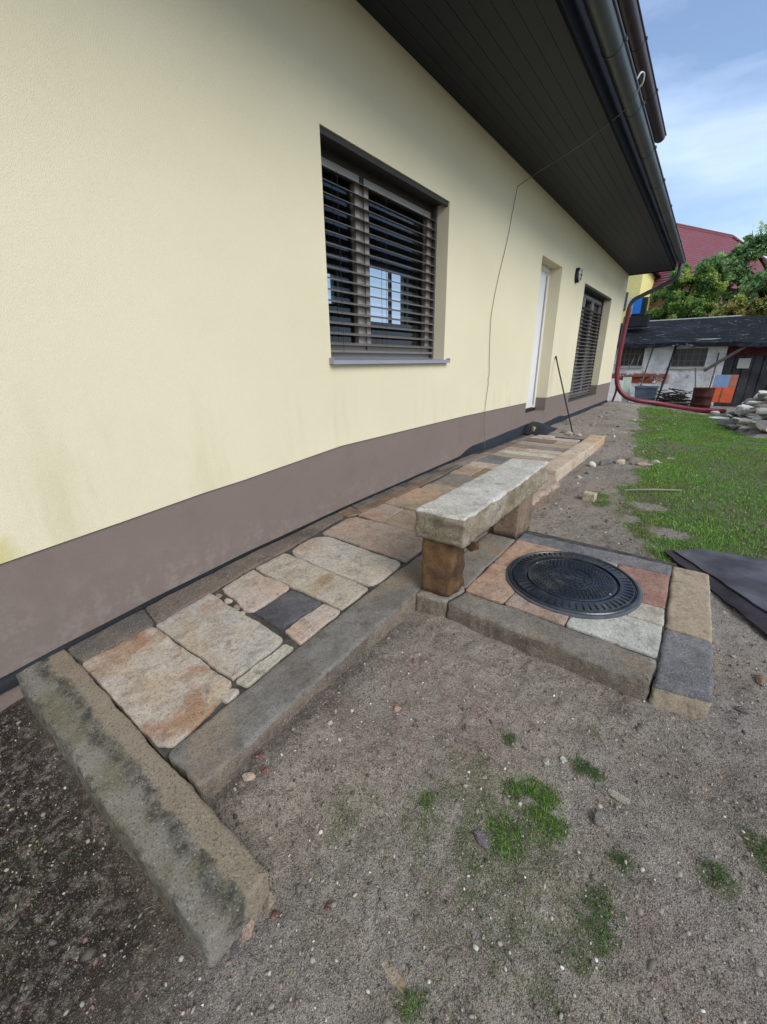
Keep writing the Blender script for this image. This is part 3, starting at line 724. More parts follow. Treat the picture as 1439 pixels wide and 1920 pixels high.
far = [
 (2.567, 2.715, ((-.560, .158, 'granite_tan', 'narrow tan slab just before the bright orange one'),)),
 (2.727, 3.062, ((-.545, -.06, 'orange_granite', 'bright orange slab beside the wall strip'), (-.048, .158, 'granite_grey', 'grey slab hidden between the orange one and the bench'))),
 (3.075, 3.262, ((-.530, .158, 'granite_tan', 'dull beige slab just beyond the orange one'),)),
 (3.274, 3.68, ((-.528, .158, 'kerb_grey', 'plain grey slab two rows beyond the orange one'),)),
 (3.692, 4.03, ((-.550, -.32, 'granite_tan', 'tan slab at the wall side of the brown one'), (-.308, .158, 'rock_brown', 'brown slab with a dark round stain'))),
 (4.042, 4.25, ((-.545, .158, 'granite_pink', 'pinkish slab just before the dark grey one'),)),
 (4.262, 4.66, ((-.520, -.14, 'kerb_blue', 'dark grey slab among the light ones, level with the far end of the bench'), (-.128, -.012, 'granite_peach', 'short tan slab between the dark grey and the white one'), (-.002, .158, 'white_granite', 'whitish block next to the kerb beyond the bench'))),
 (4.672, 4.86, ((-.520, .158, 'granite_tan', 'long tan slab beyond the dark grey one'),)),
 (4.872, 5.07, ((-.520, .160, 'granite_pale', 'pale long slab in the far third of the path'),)),
 (5.082, 5.27, ((-.520, -.28, 'granite_peach', 'short peach slab at the wall side of the far rows'), (-.27, .162, 'granite_pink', 'rosy long slab in the far rows beside the new kerb'))),
 (5.282, 5.50, ((-.520, .165, 'kerb_grey', 'grey long slab between two rosy ones near the path end'),)),
 (5.512, 5.76, ((-.520, .168, 'granite_peach', 'brownish pink long slab third from the path end'),)),
 (5.772, 6.02, ((-.520, -.12, 'stone_dim', 'dark tan slab on the wall side of the row before last'), (-.108, .168, 'granite_tan', 'light tan slab on the kerb side of the row before last'))),
 (6.032, 6.26, ((-.520, .120, 'granite_pink', 'pale pink slab closing the far end of the path'),)),
 (6.262, 6.42, ((-.500, -.26, 'sandstone_beige', 'small cream block lying on the very end of the path'),)),
]
sd0 = 20
for ya, yc, its in far:
    for xa, xc, m, lab in its:
        rr = random.Random(sd0); j = lambda: rr.uniform(-.008, .008)
        ps([(xa + j(), ya + j() * .4), (xc, ya + j() * .4), (xc, yc + j() * .4), (xa + j(), yc + j() * .4)], m, lab, sd0, ds=.03, h=.08 if ya < 5 else .10, dz=rr.uniform(-.003, .006) if ya < 5.2 else rr.uniform(0, .014)); sd0 += 1
G2 = 'narrow border stones against the plinth'
for k, (poly, m, lab) in enumerate([
    ([(-.744, .356), (-.744, .700), (-.572, .672), (-.585, .362)], 'stone_dark', 'dark grey border stone in the corner of wall and mossy end slab'),
    ([(-.744, .708), (-.742, 1.335), (-.744, 2.190), (-.66, 2.172), (-.60, 1.6), (-.568, .685)], 'stone_dim', 'very long brownish border stone along the nearest stretch of plinth'),
    ([(-.744, 2.200), (-.744, 2.36), (-.585, 2.30), (-.62, 2.185)], 'stone_dim_orange', 'short rusty border stone after the very long one'),
    ([(-.744, 2.37), (-.744, 3.02), (-.665, 3.02), (-.665, 2.36)], 'stone_dark', 'almost black border stone next to the plinth beyond the rusty one'),
    ([(-.655, 2.32), (-.655, 3.30), (-.575, 3.30), (-.580, 2.31)], 'stone_dim_orange', 'thin orange brown strip between the black border stone and the slabs'),
    ([(-.744, 3.03), (-.744, 3.72), (-.665, 3.72), (-.665, 3.03)], 'stone_dark', 'dark border stone level with the bench, against the plinth'),
    ([(-.655, 3.31), (-.655, 4.02), (-.585, 4.02), (-.575, 3.31)], 'stone_dim', 'thin brown strip beside the slab with the round stain'),
    ([(-.740, 3.73), (-.715, 4.62), (-.665, 4.62), (-.660, 3.73)], 'stone_dim', 'brownish border stone where the black membrane begins'),
    ([(-.650, 4.03), (-.650, 4.80), (-.545, 4.80), (-.560, 4.03)], 'kerb_grey', 'grey border strip beside the dark grey slab'),
    ([(-.660, 4.82), (-.650, 5.60), (-.530, 5.60), (-.545, 4.81)], 'stone_dim', 'border stone beside the membrane, last but one'),
    ([(-.650, 5.61), (-.600, 6.40), (-.525, 6.30), (-.530, 5.61)], 'kerb_grey', 'last border stone at the far end of the path'),
]): ps(poly, m, lab, 70 + k, name='border_stone', cat='border stone', group=G2, r=.015, ds=.025, dz=.0)
for k, (x, y, s) in enumerate([(-.515, 1.000, .036), (-.425, 1.000, .042), (-.335, .992, .038), (-.27, .980, .030)]):
    lab = ['pebble nearest the wall in the row beside the pinkish slab', 'largest pebble, second in the row beside the pinkish slab', 'third pebble from the wall in the row beside the pinkish slab', 'smallest pebble at the end of the row, close to the black stone'][k]
    rock('pebble', x, y, s * 1.55, s * 1.1, s, M['granite_pink' if k % 2 else 'granite_tan'], lab, 'pebble', 'pebbles filling a joint of the path', seed=k + 3, z=zp(y) - .028, rot=-.2, cut=.8)
# kerbs
G3 = 'kerb stones edging the path'
def kb(poly, m, lab, seed, **k):
    a = dict(h=.17, bevel=.012, r=.02, rag=.005, top_amp=.004, side_amp=.007, nside=5, name='kerb_stone', cat='kerb stone', group=G3); a.update(k)
    return ps(poly, m, lab, seed, **a)
kb([(.180, .366), (.378, .364), (.386, 1.595), (.390, 2.50), (.186, 2.50), (.176, 1.5)], 'kerb_dark', 'long dark grey kerb from the mossy end slab to the bench', 101, h=.20, sidemat=M['kerb_side'])
kb([(.20, 2.515), (.392, 2.515), (.455, 3.3), (.475, 3.95), (.330, 4.18), (.18, 4.18)], 'granite_peach', 'rough pinkish brown kerb between the bench and the pale new kerb', 102, h=.20, bevel=.03, side_amp=.02, rag=.015, top_amp=.012, sidemat=M['leg_grey'])
kb([(.190, 4.20), (.375, 4.20), (.385, 5.92), (.200, 5.92)], 'sandstone_beige', 'clean cream coloured kerb beyond the bench', 103, h=.22, rag=.002, side_amp=.002, top_amp=.001, ds=.03, dz=.035, bevel=.008)
kb([(.200, 5.93), (.385, 5.93), (.372, 6.62), (.185, 6.60)], 'sandstone_new', 'yellowish kerb block at the far end of the path', 104, h=.22, rag=.002, side_amp=.002, top_amp=.001, ds=.03, dz=.035, bevel=.008)
o = stone_obj('end_slab', [(-.785, .158), (-.766, .347), (.739, .352), (.728, .172)], .17, M['end_slab'], bevel=.009, r=.012, rag=.0035, seed=31, top_amp=.004, side_amp=.005, nside=5, ds=.016,
              label='long mossy stone slab with a black lichen streak closing the near end of the path', cat='stone slab')
# platform
G4 = 'stones framing the manhole platform'
G5 = 'paving stones around the manhole cover'
def kp(poly, m, lab, seed, **k):
    k.setdefault('r', .012)
    return kb(poly, m, lab, seed, **dict(dict(group=G4, name='edging_stone', cat='edging stone', sidemat=None), **k))
kp([(.394, 1.585), (.556, 1.612), (.590, 1.758), (.575, 1.785), (.394, 1.785)], 'kerb_grey', 'small square stone under the near bench leg', 110, sidemat=M['kerb_side'])
kp([(.564, 1.616), (1.450, 1.570), (1.454, 1.730), (.60, 1.747)], 'kerb_grey', 'long grey stone along the near edge of the manhole platform', 111, bevel=.018, sidemat=M['kerb_side'])
kp([(1.460, 1.570), (1.634, 1.600), (1.628, 1.974), (1.463, 1.968)], 'kerb_blue', 'bluish grey block with a brown side at the near right corner of the platform', 112, bevel=.014, sidemat=M['sandstone_tan'])
kp([(1.465, 1.984), (1.628, 1.986), (1.607, 2.633), (1.447, 2.631)], 'sandstone_tan', 'smooth tan stone along the right side of the platform', 113, rag=.003, side_amp=.003, bevel=.010)
kp([(.600, 2.500), (.600, 2.616), (1.438, 2.640), (1.438, 2.500)], 'kerb_blue', 'blue grey stone along the far edge of the platform', 114)
kp([(.398, 1.795), (.578, 1.795), (.590, 2.49), (.400, 2.49)], 'kerb_grey', 'grey stone lying under the bench beside the cover', 115)
def kq(poly, m, lab, seed): return ps(poly, m, lab, seed, group=G5, r=.010, rag=.003, ds=.02)
kq([(.600, 2.118), (.607, 2.486), (.984, 2.486), (.944, 2.121)], 'orange_granite', 'orange slab at the far left of the cover', 120)
kq([(.592, 1.760), (.602, 2.105), (.798, 2.105), (.808, 1.856), (.796, 1.760)], 'orange_granite', 'brown orange slab left of the cover beside the near bench leg', 121)
kq([(.808, 1.758), (.817, 1.852), (.82, 2.05), (1.088, 2.05), (1.090, 1.752)], 'granite_peach', 'small salmon slab on the near side of the cover', 122)
kq([(1.102, 1.752), (1.100, 1.98), (1.25, 1.979), (1.450, 1.974), (1.448, 1.746)], 'white_granite', 'white slab on the near right of the cover', 123)
kq([(1.262, 1.990), (1.262, 2.122), (1.441, 2.128), (1.450, 1.988)], 'granite_pale', 'short cream slab right of the cover', 124)
kq([(.996, 2.240), (.996, 2.486), (1.190, 2.486), (1.180, 2.240)], 'granite_tan', 'thin tan slab behind the cover', 125)
kq([(1.202, 2.486), (1.436, 2.486), (1.444, 2.142), (1.262, 2.134), (1.187, 2.24)], 'red_granite', 'glossy red granite slab at the far right of the cover', 126)

# ---------------------------------------------------------------- manhole cover
MX, MY = 1.018, 2.145; MZ = zp(2.145) + .004
mc = empty('manhole_cover', (MX, MY, MZ), 'round black plastic manhole cover set in the stone platform', 'manhole cover')
mc.rotation_euler = (R_(1.9), 0, 0)
bpy.context.view_layer.update()
def lathe(mb, prof, n=96, mi=0):
    vs = []; fs = []
    for r, z in prof: vs += [(r * math.cos(2 * math.pi * k / n), r * math.sin(2 * math.pi * k / n), z) for k in range(n)]
    for i in range(len(prof) - 1):
        for k in range(n): fs.append((i * n + k, i * n + (k + 1) % n, (i + 1) * n + (k + 1) % n, (i + 1) * n + k))
    mb.add(vs, fs, mi)
def rib(mb, r0, r1, a, w_, z0, z1):
    ca, sa = math.cos(a), math.sin(a)
    P = lambda r, t, z: (r * ca - t * sa, r * sa + t * ca, z)
    mb.hexa([P(r0, -w_, z0), P(r1, -w_, z0), P(r1, w_, z0), P(r0, w_, z0)], [P(r0, -w_ * .6, z1), P(r1, -w_ * .6, z1), P(r1, w_ * .6, z1), P(r0, w_ * .6, z1)])
def local(o, par): o.parent = par; o.location = (0, 0, 0); return o
RO = .322
def mbo(mb, name, mat, smooth=False):
    o = link(name, mb.v, mb.f, None, None, (0, 0, 0), smooth, [mat], mb.fm); return local(o, mc)
a_ = MB(); lathe(a_, [(RO, -.02), (RO, .008), (RO - .004, .013), (RO - .012, .013), (RO - .016, .006), (RO - .022, .003), (RO - .025, .010), (.238, .018), (.232, .018), (.230, .006), (.222, .004)])
for k in range(56): rib(a_, .246, RO - .030, 2 * math.pi * k / 56, .0022, .008, .0185)
for k in range(14): rib(a_, .268, .288, 2 * math.pi * (k + .5) / 14, .006, .008, .017)
mbo(a_, 'frame_ring', M['cover'])
a_ = MB(); lathe(a_, [(.2195, .0), (.2195, .013), (.216, .0155), (.205, .0155), (.203, .0135), (.0, .0145)], 96)
rad = .196; q = 0
while rad > .112:
    nn_ = int(2 * math.pi * rad / .021)
    for k in range(nn_):
        a = 2 * math.pi * (k + .5 * (q % 2)) / nn_; ca, sa = math.cos(a), math.sin(a); hw = .0075
        P = lambda r, t, z: (r * ca - t * sa, r * sa + t * ca, z)
        a_.hexa([P(rad - .005, -hw, .013), P(rad + .005, -hw, .013), P(rad + .005, hw, .013), P(rad - .005, hw, .013)], [P(rad - .004, -hw * .85, .0178), P(rad + .004, -hw * .85, .0178), P(rad + .004, hw * .85, .0178), P(rad - .004, hw * .85, .0178)])
    rad -= .0145; q += 1
lathe(a_, [(.112, .013), (.111, .0185), (.106, .0185), (.105, .013)], 72)
for k in range(-4, 5):
    yy = k * .0215; hl = math.sqrt(max(0, .100 ** 2 - yy ** 2))
    xx = -hl
    while xx < hl - .01:
        x2 = min(xx + .034, hl); a_.box((xx, yy - .0055, .0135), (x2 - .004, yy + .0055, .0182)); xx = x2
lid = mbo(a_, 'lid', M['cover'])
lid.rotation_euler = (0, 0, R_(62))
for a, r in ((2.85, .208), (-.29, .208)):
    s_ = MB(); lathe(s_, [(.0045, .012), (.0045, .017), (.0, .0175)], 10); s_.v = [(x + r * math.cos(a), y + r * math.sin(a), z) for x, y, z in s_.v]; o = link('screw', s_.v, s_.f, None, None, (0, 0, 0), False, [M['screw']], s_.fm); local(o, mc)
# grout ring round the frame
a_ = MB(); lathe(a_, [(RO + .016, -.03), (RO + .012, .000), (RO + .001, .004), (RO + .001, -.02)], 72); mbo(a_, 'grout_collar', M['cover_ring'])

# ---------------------------------------------------------------- bench
bench = empty('stone_bench', (.5, 2.3, zp(2.3)), 'rough granite slab bench resting on two stone blocks', 'bench')
SZ = .378
st = stone_obj('seat', [(.366, 1.605), (.637, 1.612), (.628, 2.3), (.600, 3.02), (.335, 2.98), (.355, 2.3)], .148, M['bench_stone'], ztop=lambda x, y: SZ, bevel=.010, r=.015, rag=.005, seed=41,
               top_amp=.004, side_amp=.013, nside=9, ds=.014, parent=bench, sidemat=M['bench_side'])
stone_obj('leg', [(.396, 1.622), (.556, 1.640), (.560, 1.812), (.396, 1.812)], .308, M['leg_brown'], ztop=lambda x, y: SZ - .147, bevel=.01, r=.02, rag=.006, seed=42, top_amp=.003, side_amp=.014, nside=10, ds=.016, parent=bench, label='rusty brown near leg', lean=(.02, -.005))
stone_obj('leg', [(.425, 2.50), (.585, 2.505), (.60, 2.74), (.425, 2.74)], .285, M['leg_grey'], ztop=lambda x, y: SZ - .147, bevel=.008, r=.01, rag=.003, seed=43, top_amp=.003, side_amp=.004, nside=6, ds=.018, parent=bench, label='smooth grey brown far leg')
rock('packing_stone', .60, 1.80, .085, .075, .06, M['leg_brown'], None, None, seed=9, z=.165, parent=bench, cut=.55, sink=.5)

# ================================================================ things along the wall
mb = MB(); top = [(-.5, -.236), (.14, -.196), (.35, -.170), (.77, -.129), (1.35, -.088), (2.33, -.042), (3.2, -.020), (4.0, .001), (4.35, .014), (4.5, .055), (4.68, .082), (5.0, .088), (5.4, .095), (5.95, .108), (6.3, .118), (6.7, .115), (7.1, .06), (7.5, .03), (7.9, .04), (8.4, .06), (8.9, .02), (9.6, -.02), (10.6, -.02), (12, -.03), (13.3, -.03)]
pts = []; yy = -.5
while yy < 13.3: pts.append(yy); yy += .06
rows = []
for yy in pts:
    t = interp(yy, top) + (.002 + .008 * sm(4, 4.6, yy)) * noise.noise(Vector((yy * 2.5, 0, 0))) ; t = max(t, zp(yy) + .003)
    b_ = .004 + .036 * sm(4.3, 5.5, yy) + (.002 + .010 * sm(4, 4.6, yy)) * noise.noise(Vector((yy * 1.8, 3, 0))); low = zp(yy) - .14 if yy > 6.4 else zp(yy) - .05
    rows.append([(XP + .004, yy, t), (XP + .004 + b_ * .6, yy, t - (t - low) * .25), (XP + .01 + b_ * 1.1, yy, t - (t - low) * .6), (XP + .012 + b_ * 1.5, yy, low)])
vs = [q for r_ in rows for q in r_]; fs = [(i * 4 + k, (i + 1) * 4 + k, (i + 1) * 4 + k + 1, i * 4 + k + 1) for i in range(len(rows) - 1) for k in range(3)]
mb.add(vs, fs)
# loose flap bulging out beyond the end of the path
n0 = 16; fl = []
for i in range(n0 + 1):
    u = i / n0; yy = 6.36 + 1.1 * u
    for j in range(9):
        v_ = j / 8; h_ = .165 * math.sin(math.pi * min(1, u * 1.15 + .05)) ** .8 if u * 1.15 < .95 else .02
        x = XP + .03 + v_ * (.36 - .12 * u); z = zp(yy) - .05 + (h_ + .02) * math.cos(v_ * 1.45) ** .6 + .01 * noise.noise(Vector((x * 9, yy * 9, 0)))
        fl.append((x, yy, z))
mb.add(fl, [(i * 9 + j, (i + 1) * 9 + j, (i + 1) * 9 + j + 1, i * 9 + j + 1) for i in range(n0) for j in range(8)])
o = mb.build('drainage_membrane', M['membrane'], None, True); tag(o, 'crumpled black foundation membrane sticking up along the brown plinth', 'membrane')
bk = MB(); bk.hexa([(-.60, 6.42, -.09), (-.56, 6.42, -.09), (-.56, 6.54, -.09), (-.60, 6.54, -.09)], [(-.635, 6.46, .105), (-.60, 6.45, .11), (-.60, 6.56, .09), (-.64, 6.57, .10)])
tag(bk.build('brick_piece', M['granite_peach']), 'reddish stone piece standing upright against the black membrane', 'stone')
# wire
wr = MB(); wp = [(.412, 4.97, 3.275), (.37, 4.99, 3.17), (.0, 5.12, 3.05), (-.5, 5.29, 2.965), (-.75, 5.377, 2.915)]
wr.tube(spline(wp, 6), .004, 6)
dn = [(-.75, 5.377, 2.915), (-.752, 5.30, 2.70), (-.752, 5.20, 2.36), (-.752, 5.09, 2.10), (-.752, 5.005, 1.90), (-.752, 4.94, 1.70), (-.752, 4.905, 1.5), (-.752, 4.93, 1.2), (-.75, 4.965, .925), (-.75, 4.945, .86), (-.75, 4.96, .80), (-.745, 4.91, .55), (-.735, 4.885, .33), (-.70, 4.87, .10), (-.69, 4.865, .02)]
wob = [Vector((p.x, p.y + .012 * noise.noise(Vector((0, 0, p.z * 5))), p.z)) for p in spline(dn, 8)]
wr.tube(wob, .0032, 6)
o = wr.build('cable', M['wire'], None, True); tag(o, 'thin slack cable hanging from the gutter and down the yellow wall', 'cable')
hk = MB(); hk.tube(spline([(.40, 4.90, 3.275), (.425, 4.91, 3.33), (.445, 4.95, 3.335), (.44, 4.98, 3.29), (.415, 4.985, 3.265)], 6), .008, 8); q = hk.build('hook', M['wire_white'], o, True)
rd = MB(); rd.tube([(-.748, 7.690, 1.125), (-.165, 7.095, -.06)], .011, 8); rd.tube([(-.752, 7.70, 1.13), (-.74, 7.682, 1.105)], .017, 8)
tag(rd.build('iron_rod', M['iron']), 'dark iron rod leaning on the wall between door and far window', 'rod')
# red hose
HP = [(-.64, 13.46, 2.36), (-.66, 13.47, 2.0), (-.675, 13.47, 1.5), (-.675, 13.47, 1.0), (-.655, 13.47, .65), (-.56, 13.48, .33), (-.33, 13.50, .10), (.0, 13.56, .0), (.35, 13.75, -.05), (.8, 14.2, -.16), (1.3, 14.8, -.27), (1.75, 15.35, -.33), (1.95, 15.7, -.36)]
hs = MB(); sp_ = spline(HP, 7); hs.tube(sp_, .060, 14); o = hs.build('drain_hose', M['hose'], None, True); tag(o, 'thick dark red hose running down the house corner and across the yard', 'hose')
h2 = MB(); h2.tube(spline([(-.74, 13.42, .60), (-.69, 13.44, .63), (-.64, 13.46, .55), (-.61, 13.47, .3), (-.64, 13.47, .05), (-.70, 13.47, -.15)], 6), .028, 10)
tag(h2.build('thin_hose', M['hose'], None, True), 'thin red hose looping out of the plinth at the house corner', 'hose')

# ================================================================ loose stones
S = [  # x, y, sx, sy, sz, material, label
 (1.137, .783, .060, .040, .032, 'rock_purple', 'purple grey stone lying in the mossy patch'),
 (.677, 1.012, .038, .034, .026, 'orange_granite', 'peach coloured pebble alone on the bare soil'),
 (.577, .553, .055, .024, .020, 'granite_tan', 'flat tan stone near the kerb, on the bare soil'),
 (.585, 1.267, .050, .016, .014, 'rock_red', 'thin red brick splinter on the soil by the kerb'),
 (.758, 3.865, .115, .085, .085, 'sandstone_beige', 'squared beige cobble standing on the soil beyond the bench'),
 (.745, .335, .050, .040, .034, 'granite_tan', 'tan stone at the corner of the mossy end slab'),
 (.735, .275, .040, .062, .026, 'orange_granite', 'oblong orange stone below the end slab corner'),
 (.775, .325, .022, .030, .016, 'rock_red', 'small reddish chip beside the tan stone'),
 (.748, .225, .026, .045, .020, 'rock_grey', 'dark shard below the oblong orange stone'),
 (1.435, 1.130, .075, .045, .024, 'granite_pale', 'pale flat stone beside the dark grass tuft'),
 (1.395, 1.030, .050, .036, .034, 'rock_grey', 'angular grey stone right of the bright grass'),
 (1.215, 1.118, .034, .026, .022, 'granite_pale', 'cream stone above the bright grass patch'),
 (1.26, 1.160, .030, .024, .020, 'white_granite', 'whitish pebble left of the dark grass tuft'),
 (.400, .560, .045, .034, .030, 'rock_red', 'red brown stone against the near kerb'),
 (.46, .545, .030, .024, .02, 'rock_red', 'small brick red pebble in the corner of kerb and end slab'),
 (.430, .500, .050, .028, .022, 'granite_pink', 'pinkish flat stone in the corner of kerb and end slab'),
 (.520, .800, .022, .020, .018, 'white_granite', 'little white pebble near the middle of the near kerb'),
 (.540, .900, .020, .018, .016, 'granite_pale', 'little cream pebble further along the near kerb'),
 (1.735, 1.735, .055, .032, .034, 'rock_grey', 'dark pointed stone right of the platform corner'),
 (1.80, 1.95, .070, .030, .020, 'rock_brown', 'brown sliver of stone near the grey sheets'),
 (1.72, 2.05, .030, .022, .018, 'granite_tan', 'small tan stone right of the smooth tan edging'),
 (.585, 3.55, .080, .040, .030, 'rock_grey', 'grey stone heap piece beside the rough kerb'),
 (.62, 3.48, .050, .030, .022, 'granite_pale', 'pale chip beside the rough kerb'),
 (1.095, .424, .095, .060, .014, 'granite_moss', 'flat yellowish stone half buried in the nearest soil'),
 (1.165, .372, .035, .022, .012, 'granite_pale', 'pale flake beside the half buried stone'),
 (.88, .42, .03, .022, .014, 'rock_red', 'faded red chip in the nearest soil'),
 (-.20, 7.00, .13, .10, .11, 'sandstone_beige', 'round beige stone at the foot of the iron rod'),
 (-.06, 7.05, .10, .07, .06, 'granite_pink', 'pink stone right of the foot of the iron rod'),
 (-.33, 7.15, .11, .08, .08, 'rock_grey', 'grey stone between membrane flap and iron rod'),
 (.25, 8.6, .10, .08, .07, 'rock_grey', 'grey lump on the bare strip towards the house corner'),
 (-.25, 9.7, .12, .08, .06, 'granite_tan', 'tan lump on the bare strip under the far window'),
 (.53, 5.10, .085, .06, .065, 'rubble', 'broken grey stone touching the cream kerb'),
 (.565, 4.70, .055, .04, .04, 'rock_grey', 'small grey stone at the foot of the cream kerb'),
 (.525, 4.50, .05, .035, .035, 'white_granite', 'small white stone at the foot of the cream kerb'),
 (.56, 4.30, .030, .022, .02, 'granite_pale', 'tiny pale pebble near the rough kerb end'),
 (.690, 5.55, .085, .06, .05, 'rubble', 'leftmost stone of the short row of debris by the lawn'),
 (.775, 5.42, .11, .07, .06, 'sandstone_beige', 'angular beige stone in the middle of the debris row'),
 (.80, 5.70, .15, .10, .07, 'kerb_grey', 'largest grey stone of the debris row'),
 (.90, 5.50, .075, .055, .045, 'rock_grey', 'dark little stone in the debris row'),
 (1.00, 5.50, .13, .08, .045, 'granite_peach', 'brownish flat stone near the right end of the debris row'),
 (1.085, 5.72, .075, .05, .04, 'granite_pale', 'pale stone at the right end of the debris row'),
 (1.22, 6.1, .08, .05, .03, 'white_granite', 'whitish flat chip lying in the lawn edge behind the debris row'),
]
for k, (x, y, sx, sy, sz, m, lab) in enumerate(S):
    if lab.startswith('squared'):
        stone_obj('loose_stone', [(x - .055, y - .04), (x + .05, y - .045), (x + .058, y + .04), (x - .05, y + .045)], .085, M[m], ztop=lambda a, b: gz(x, y) + .068, bevel=.008, r=.01, rag=.004, seed=9, side_amp=.004, nside=4, ds=.012, label=lab, cat='stone', group='loose stones lying about'); continue
    if 4.2 < y < 6.3: sx *= 1.35; sy *= 1.35; sz *= 1.4
    rock('loose_stone', x, y, sx, sy, sz, M[m], lab, 'stone', 'loose stones lying about', seed=200 + k, rot=(k * 1.7) % 3.1 if sx < .09 else .2, z=gz(x, y) - .002)
bl = MB(); bl.hexa([(.58, 5.20, -.08), (.73, 5.58, -.08), (.75, 5.57, -.08), (.60, 5.19, -.08)], [(.58, 5.20, -.035), (.73, 5.58, -.02), (.75, 5.57, -.02), (.60, 5.19, -.035)])
tag(bl.build('slate_piece', M['rock_grey']), 'thin slate lying on edge in the debris beside the cream kerb', 'slate')
sk = MB(); sk.tube([(.972, 4.263, gz(.972, 4.263) + .02), (1.19, 4.39, -.072), (1.402, 4.52, gz(1.402, 4.52) + .022)], [.007, .009, .006], 8)
tag(sk.build('stick', M['stick']), 'straight pale stick lying across the lawn edge', 'stick')
# sheets at the right edge
def sheet(name, poly, z, t, m, lab, sub=.12):
    P = smooth_poly(poly, .012, .04); P = [p + Vector((noise.noise(Vector((p.x * 14, p.y * 14, 2))), noise.noise(Vector((p.x * 14, p.y * 14, 8))))) * .012 for p in P]; n = len(P); c = sum(P, Vector((0, 0))) / n
    f = lambda p, d: (p.x, p.y, z(p.x, p.y) + d)
    vs = [f(p, 0) for p in P] + [f(p, t) for p in P]; fs = [(k, (k + 1) % n, n + (k + 1) % n, n + k) for k in range(n)]
    rg = n
    for q in (.33, .66):
        base_ = len(vs); vs += [f(p.lerp(c, q), t) for p in P]; fs += [(rg + k, rg + (k + 1) % n, base_ + (k + 1) % n, base_ + k) for k in range(n)]; rg = base_
    vs.append(f(c, t)); fs += [(rg + k, rg + (k + 1) % n, len(vs) - 1) for k in range(n)]; fs.append(tuple(range(n - 1, -1, -1)))
    return tag(link(name, vs, fs, m, smooth=False), lab, 'sheet')
zA = lambda x, y: zs(x, y) + .012 + .012 * math.exp(-((x - 1.38) / .15) ** 2) + .008 * math.sin(x * 5 + y * 4)
sheet('roofing_sheet', [(1.384, 2.994), (1.87, 2.27), (2.5, 2.55), (2.7, 3.25), (1.55, 3.11)], zA, .006, M['sheet_dark'], 'dark purplish sheet on the soil, under the grey one')
sheet('roofing_sheet', [(1.44, 3.00), (1.63, 2.78), (1.86, 2.49), (2.0, 2.32), (2.7, 2.6), (2.8, 3.35), (1.92, 3.21), (1.76, 3.17), (1.56, 3.13)], lambda x, y: zA(x, y) + .010, .007, M['sheet'], 'slate grey sheet lying on top at the lawn edge')

# ================================================================ gravel, grass
rng = np.random.default_rng(5)
t_ = (1 + 5 ** .5) / 2
IV = np.array([(-1, t_, 0), (1, t_, 0), (-1, -t_, 0), (1, -t_, 0), (0, -1, t_), (0, 1, t_), (0, -1, -t_), (0, 1, -t_), (t_, 0, -1), (t_, 0, 1), (-t_, 0, -1), (-t_, 0, 1)]) / math.hypot(1, t_)
IF = np.array([(0, 11, 5), (0, 5, 1), (0, 1, 7), (0, 7, 10), (0, 10, 11), (1, 5, 9), (5, 11, 4), (11, 10, 2), (10, 7, 6), (7, 1, 8), (3, 9, 4), (3, 4, 2), (3, 2, 6), (3, 6, 8), (3, 8, 9), (4, 9, 5), (2, 4, 11), (6, 2, 10), (8, 6, 7), (9, 8, 1)])
def blocked(x, y):
    if -.80 < x < .40 and .15 < y < 6.6: return True
    if .38 < x < 1.64 and 1.58 < y < 2.65: return True
    if -.8 < x < .75 and .15 < y < .36: return True
    return x < -.75
def scatter(n, fx):
    o_ = []
    while len(o_) < n:
        x, y = fx()
        if not blocked(x, y): o_.append((x, y))
    return o_
def near():
    y = -.3 + 3.0 * rng.random() ** 1.5; x = -.75 + 3.1 * rng.random(); return x, y
def mid_(): return (.35 + 2.0 * rng.random() ** 1.3, 2.5 + 5 * rng.random() ** 1.5)
def farr(): return (-.6 + 1.7 * rng.random(), 6 + 8 * rng.random())
pos = scatter(15000, near) + scatter(3000, mid_) + scatter(900, farr); n = len(pos)
big = np.concatenate([np.ones(15000), np.full(3000, 1.5), np.full(900, 3.)])
siz = np.exp(rng.normal(-6.05, .52, n)) * big; siz = np.minimum(siz, .0095 * big)
pal = np.array([lin(c)[:3] for c in ('8f877b', '6f675d', '544c44', 'b5aea2', 'c9c5bb', '8a6a5e', '9a7d66', '3c3733', '7c7568', 'a79b8a', '877e71', '736b5f')])
ci = rng.choice(10, n, p=(.21, .20, .15, .09, .03, .06, .05, .07, .09, .05))
clod = rng.random(n) < .16; siz = np.where(clod, siz * rng.uniform(1.5, 2.6, n), siz); ci = np.where(clod, rng.choice((10, 11, 10, 11, 1), n), ci)
VV = np.zeros((n, 12, 3)); CC = np.ones((n, 12, 4))
for k, (x, y) in enumerate(pos):
    a = rng.normal(0, 1, (3, 3)); q_, _r = np.linalg.qr(a); s = siz[k] * np.array((rng.uniform(.8, 1.5), rng.uniform(.7, 1.1), rng.uniform(.5, .9)))
    VV[k] = (IV * rng.uniform(.82, 1.15, (12, 1)) * s) @ q_.T + (x, y, gz(x, y) + siz[k] * (-.45 if clod[k] else .12))
    damp_shade = (y < .4 and x < .7); CC[k, :, :3] = pal[ci[k]] * rng.uniform(.8, 1.15) * (.42 if damp_shade and clod[k] else .75 if damp_shade else 1)  # grains darkened too where vignette and shade are painted into the soil
FF = (IF[None] + (np.arange(n) * 12)[:, None, None]).reshape(-1)
g = np_mesh('gravel', VV.reshape(-1, 3), FF, 3, M['gravel'], CC.reshape(-1, 4)); tag(g, 'small gravel and grit scattered over the trodden soil', 'gravel', kind='stuff')

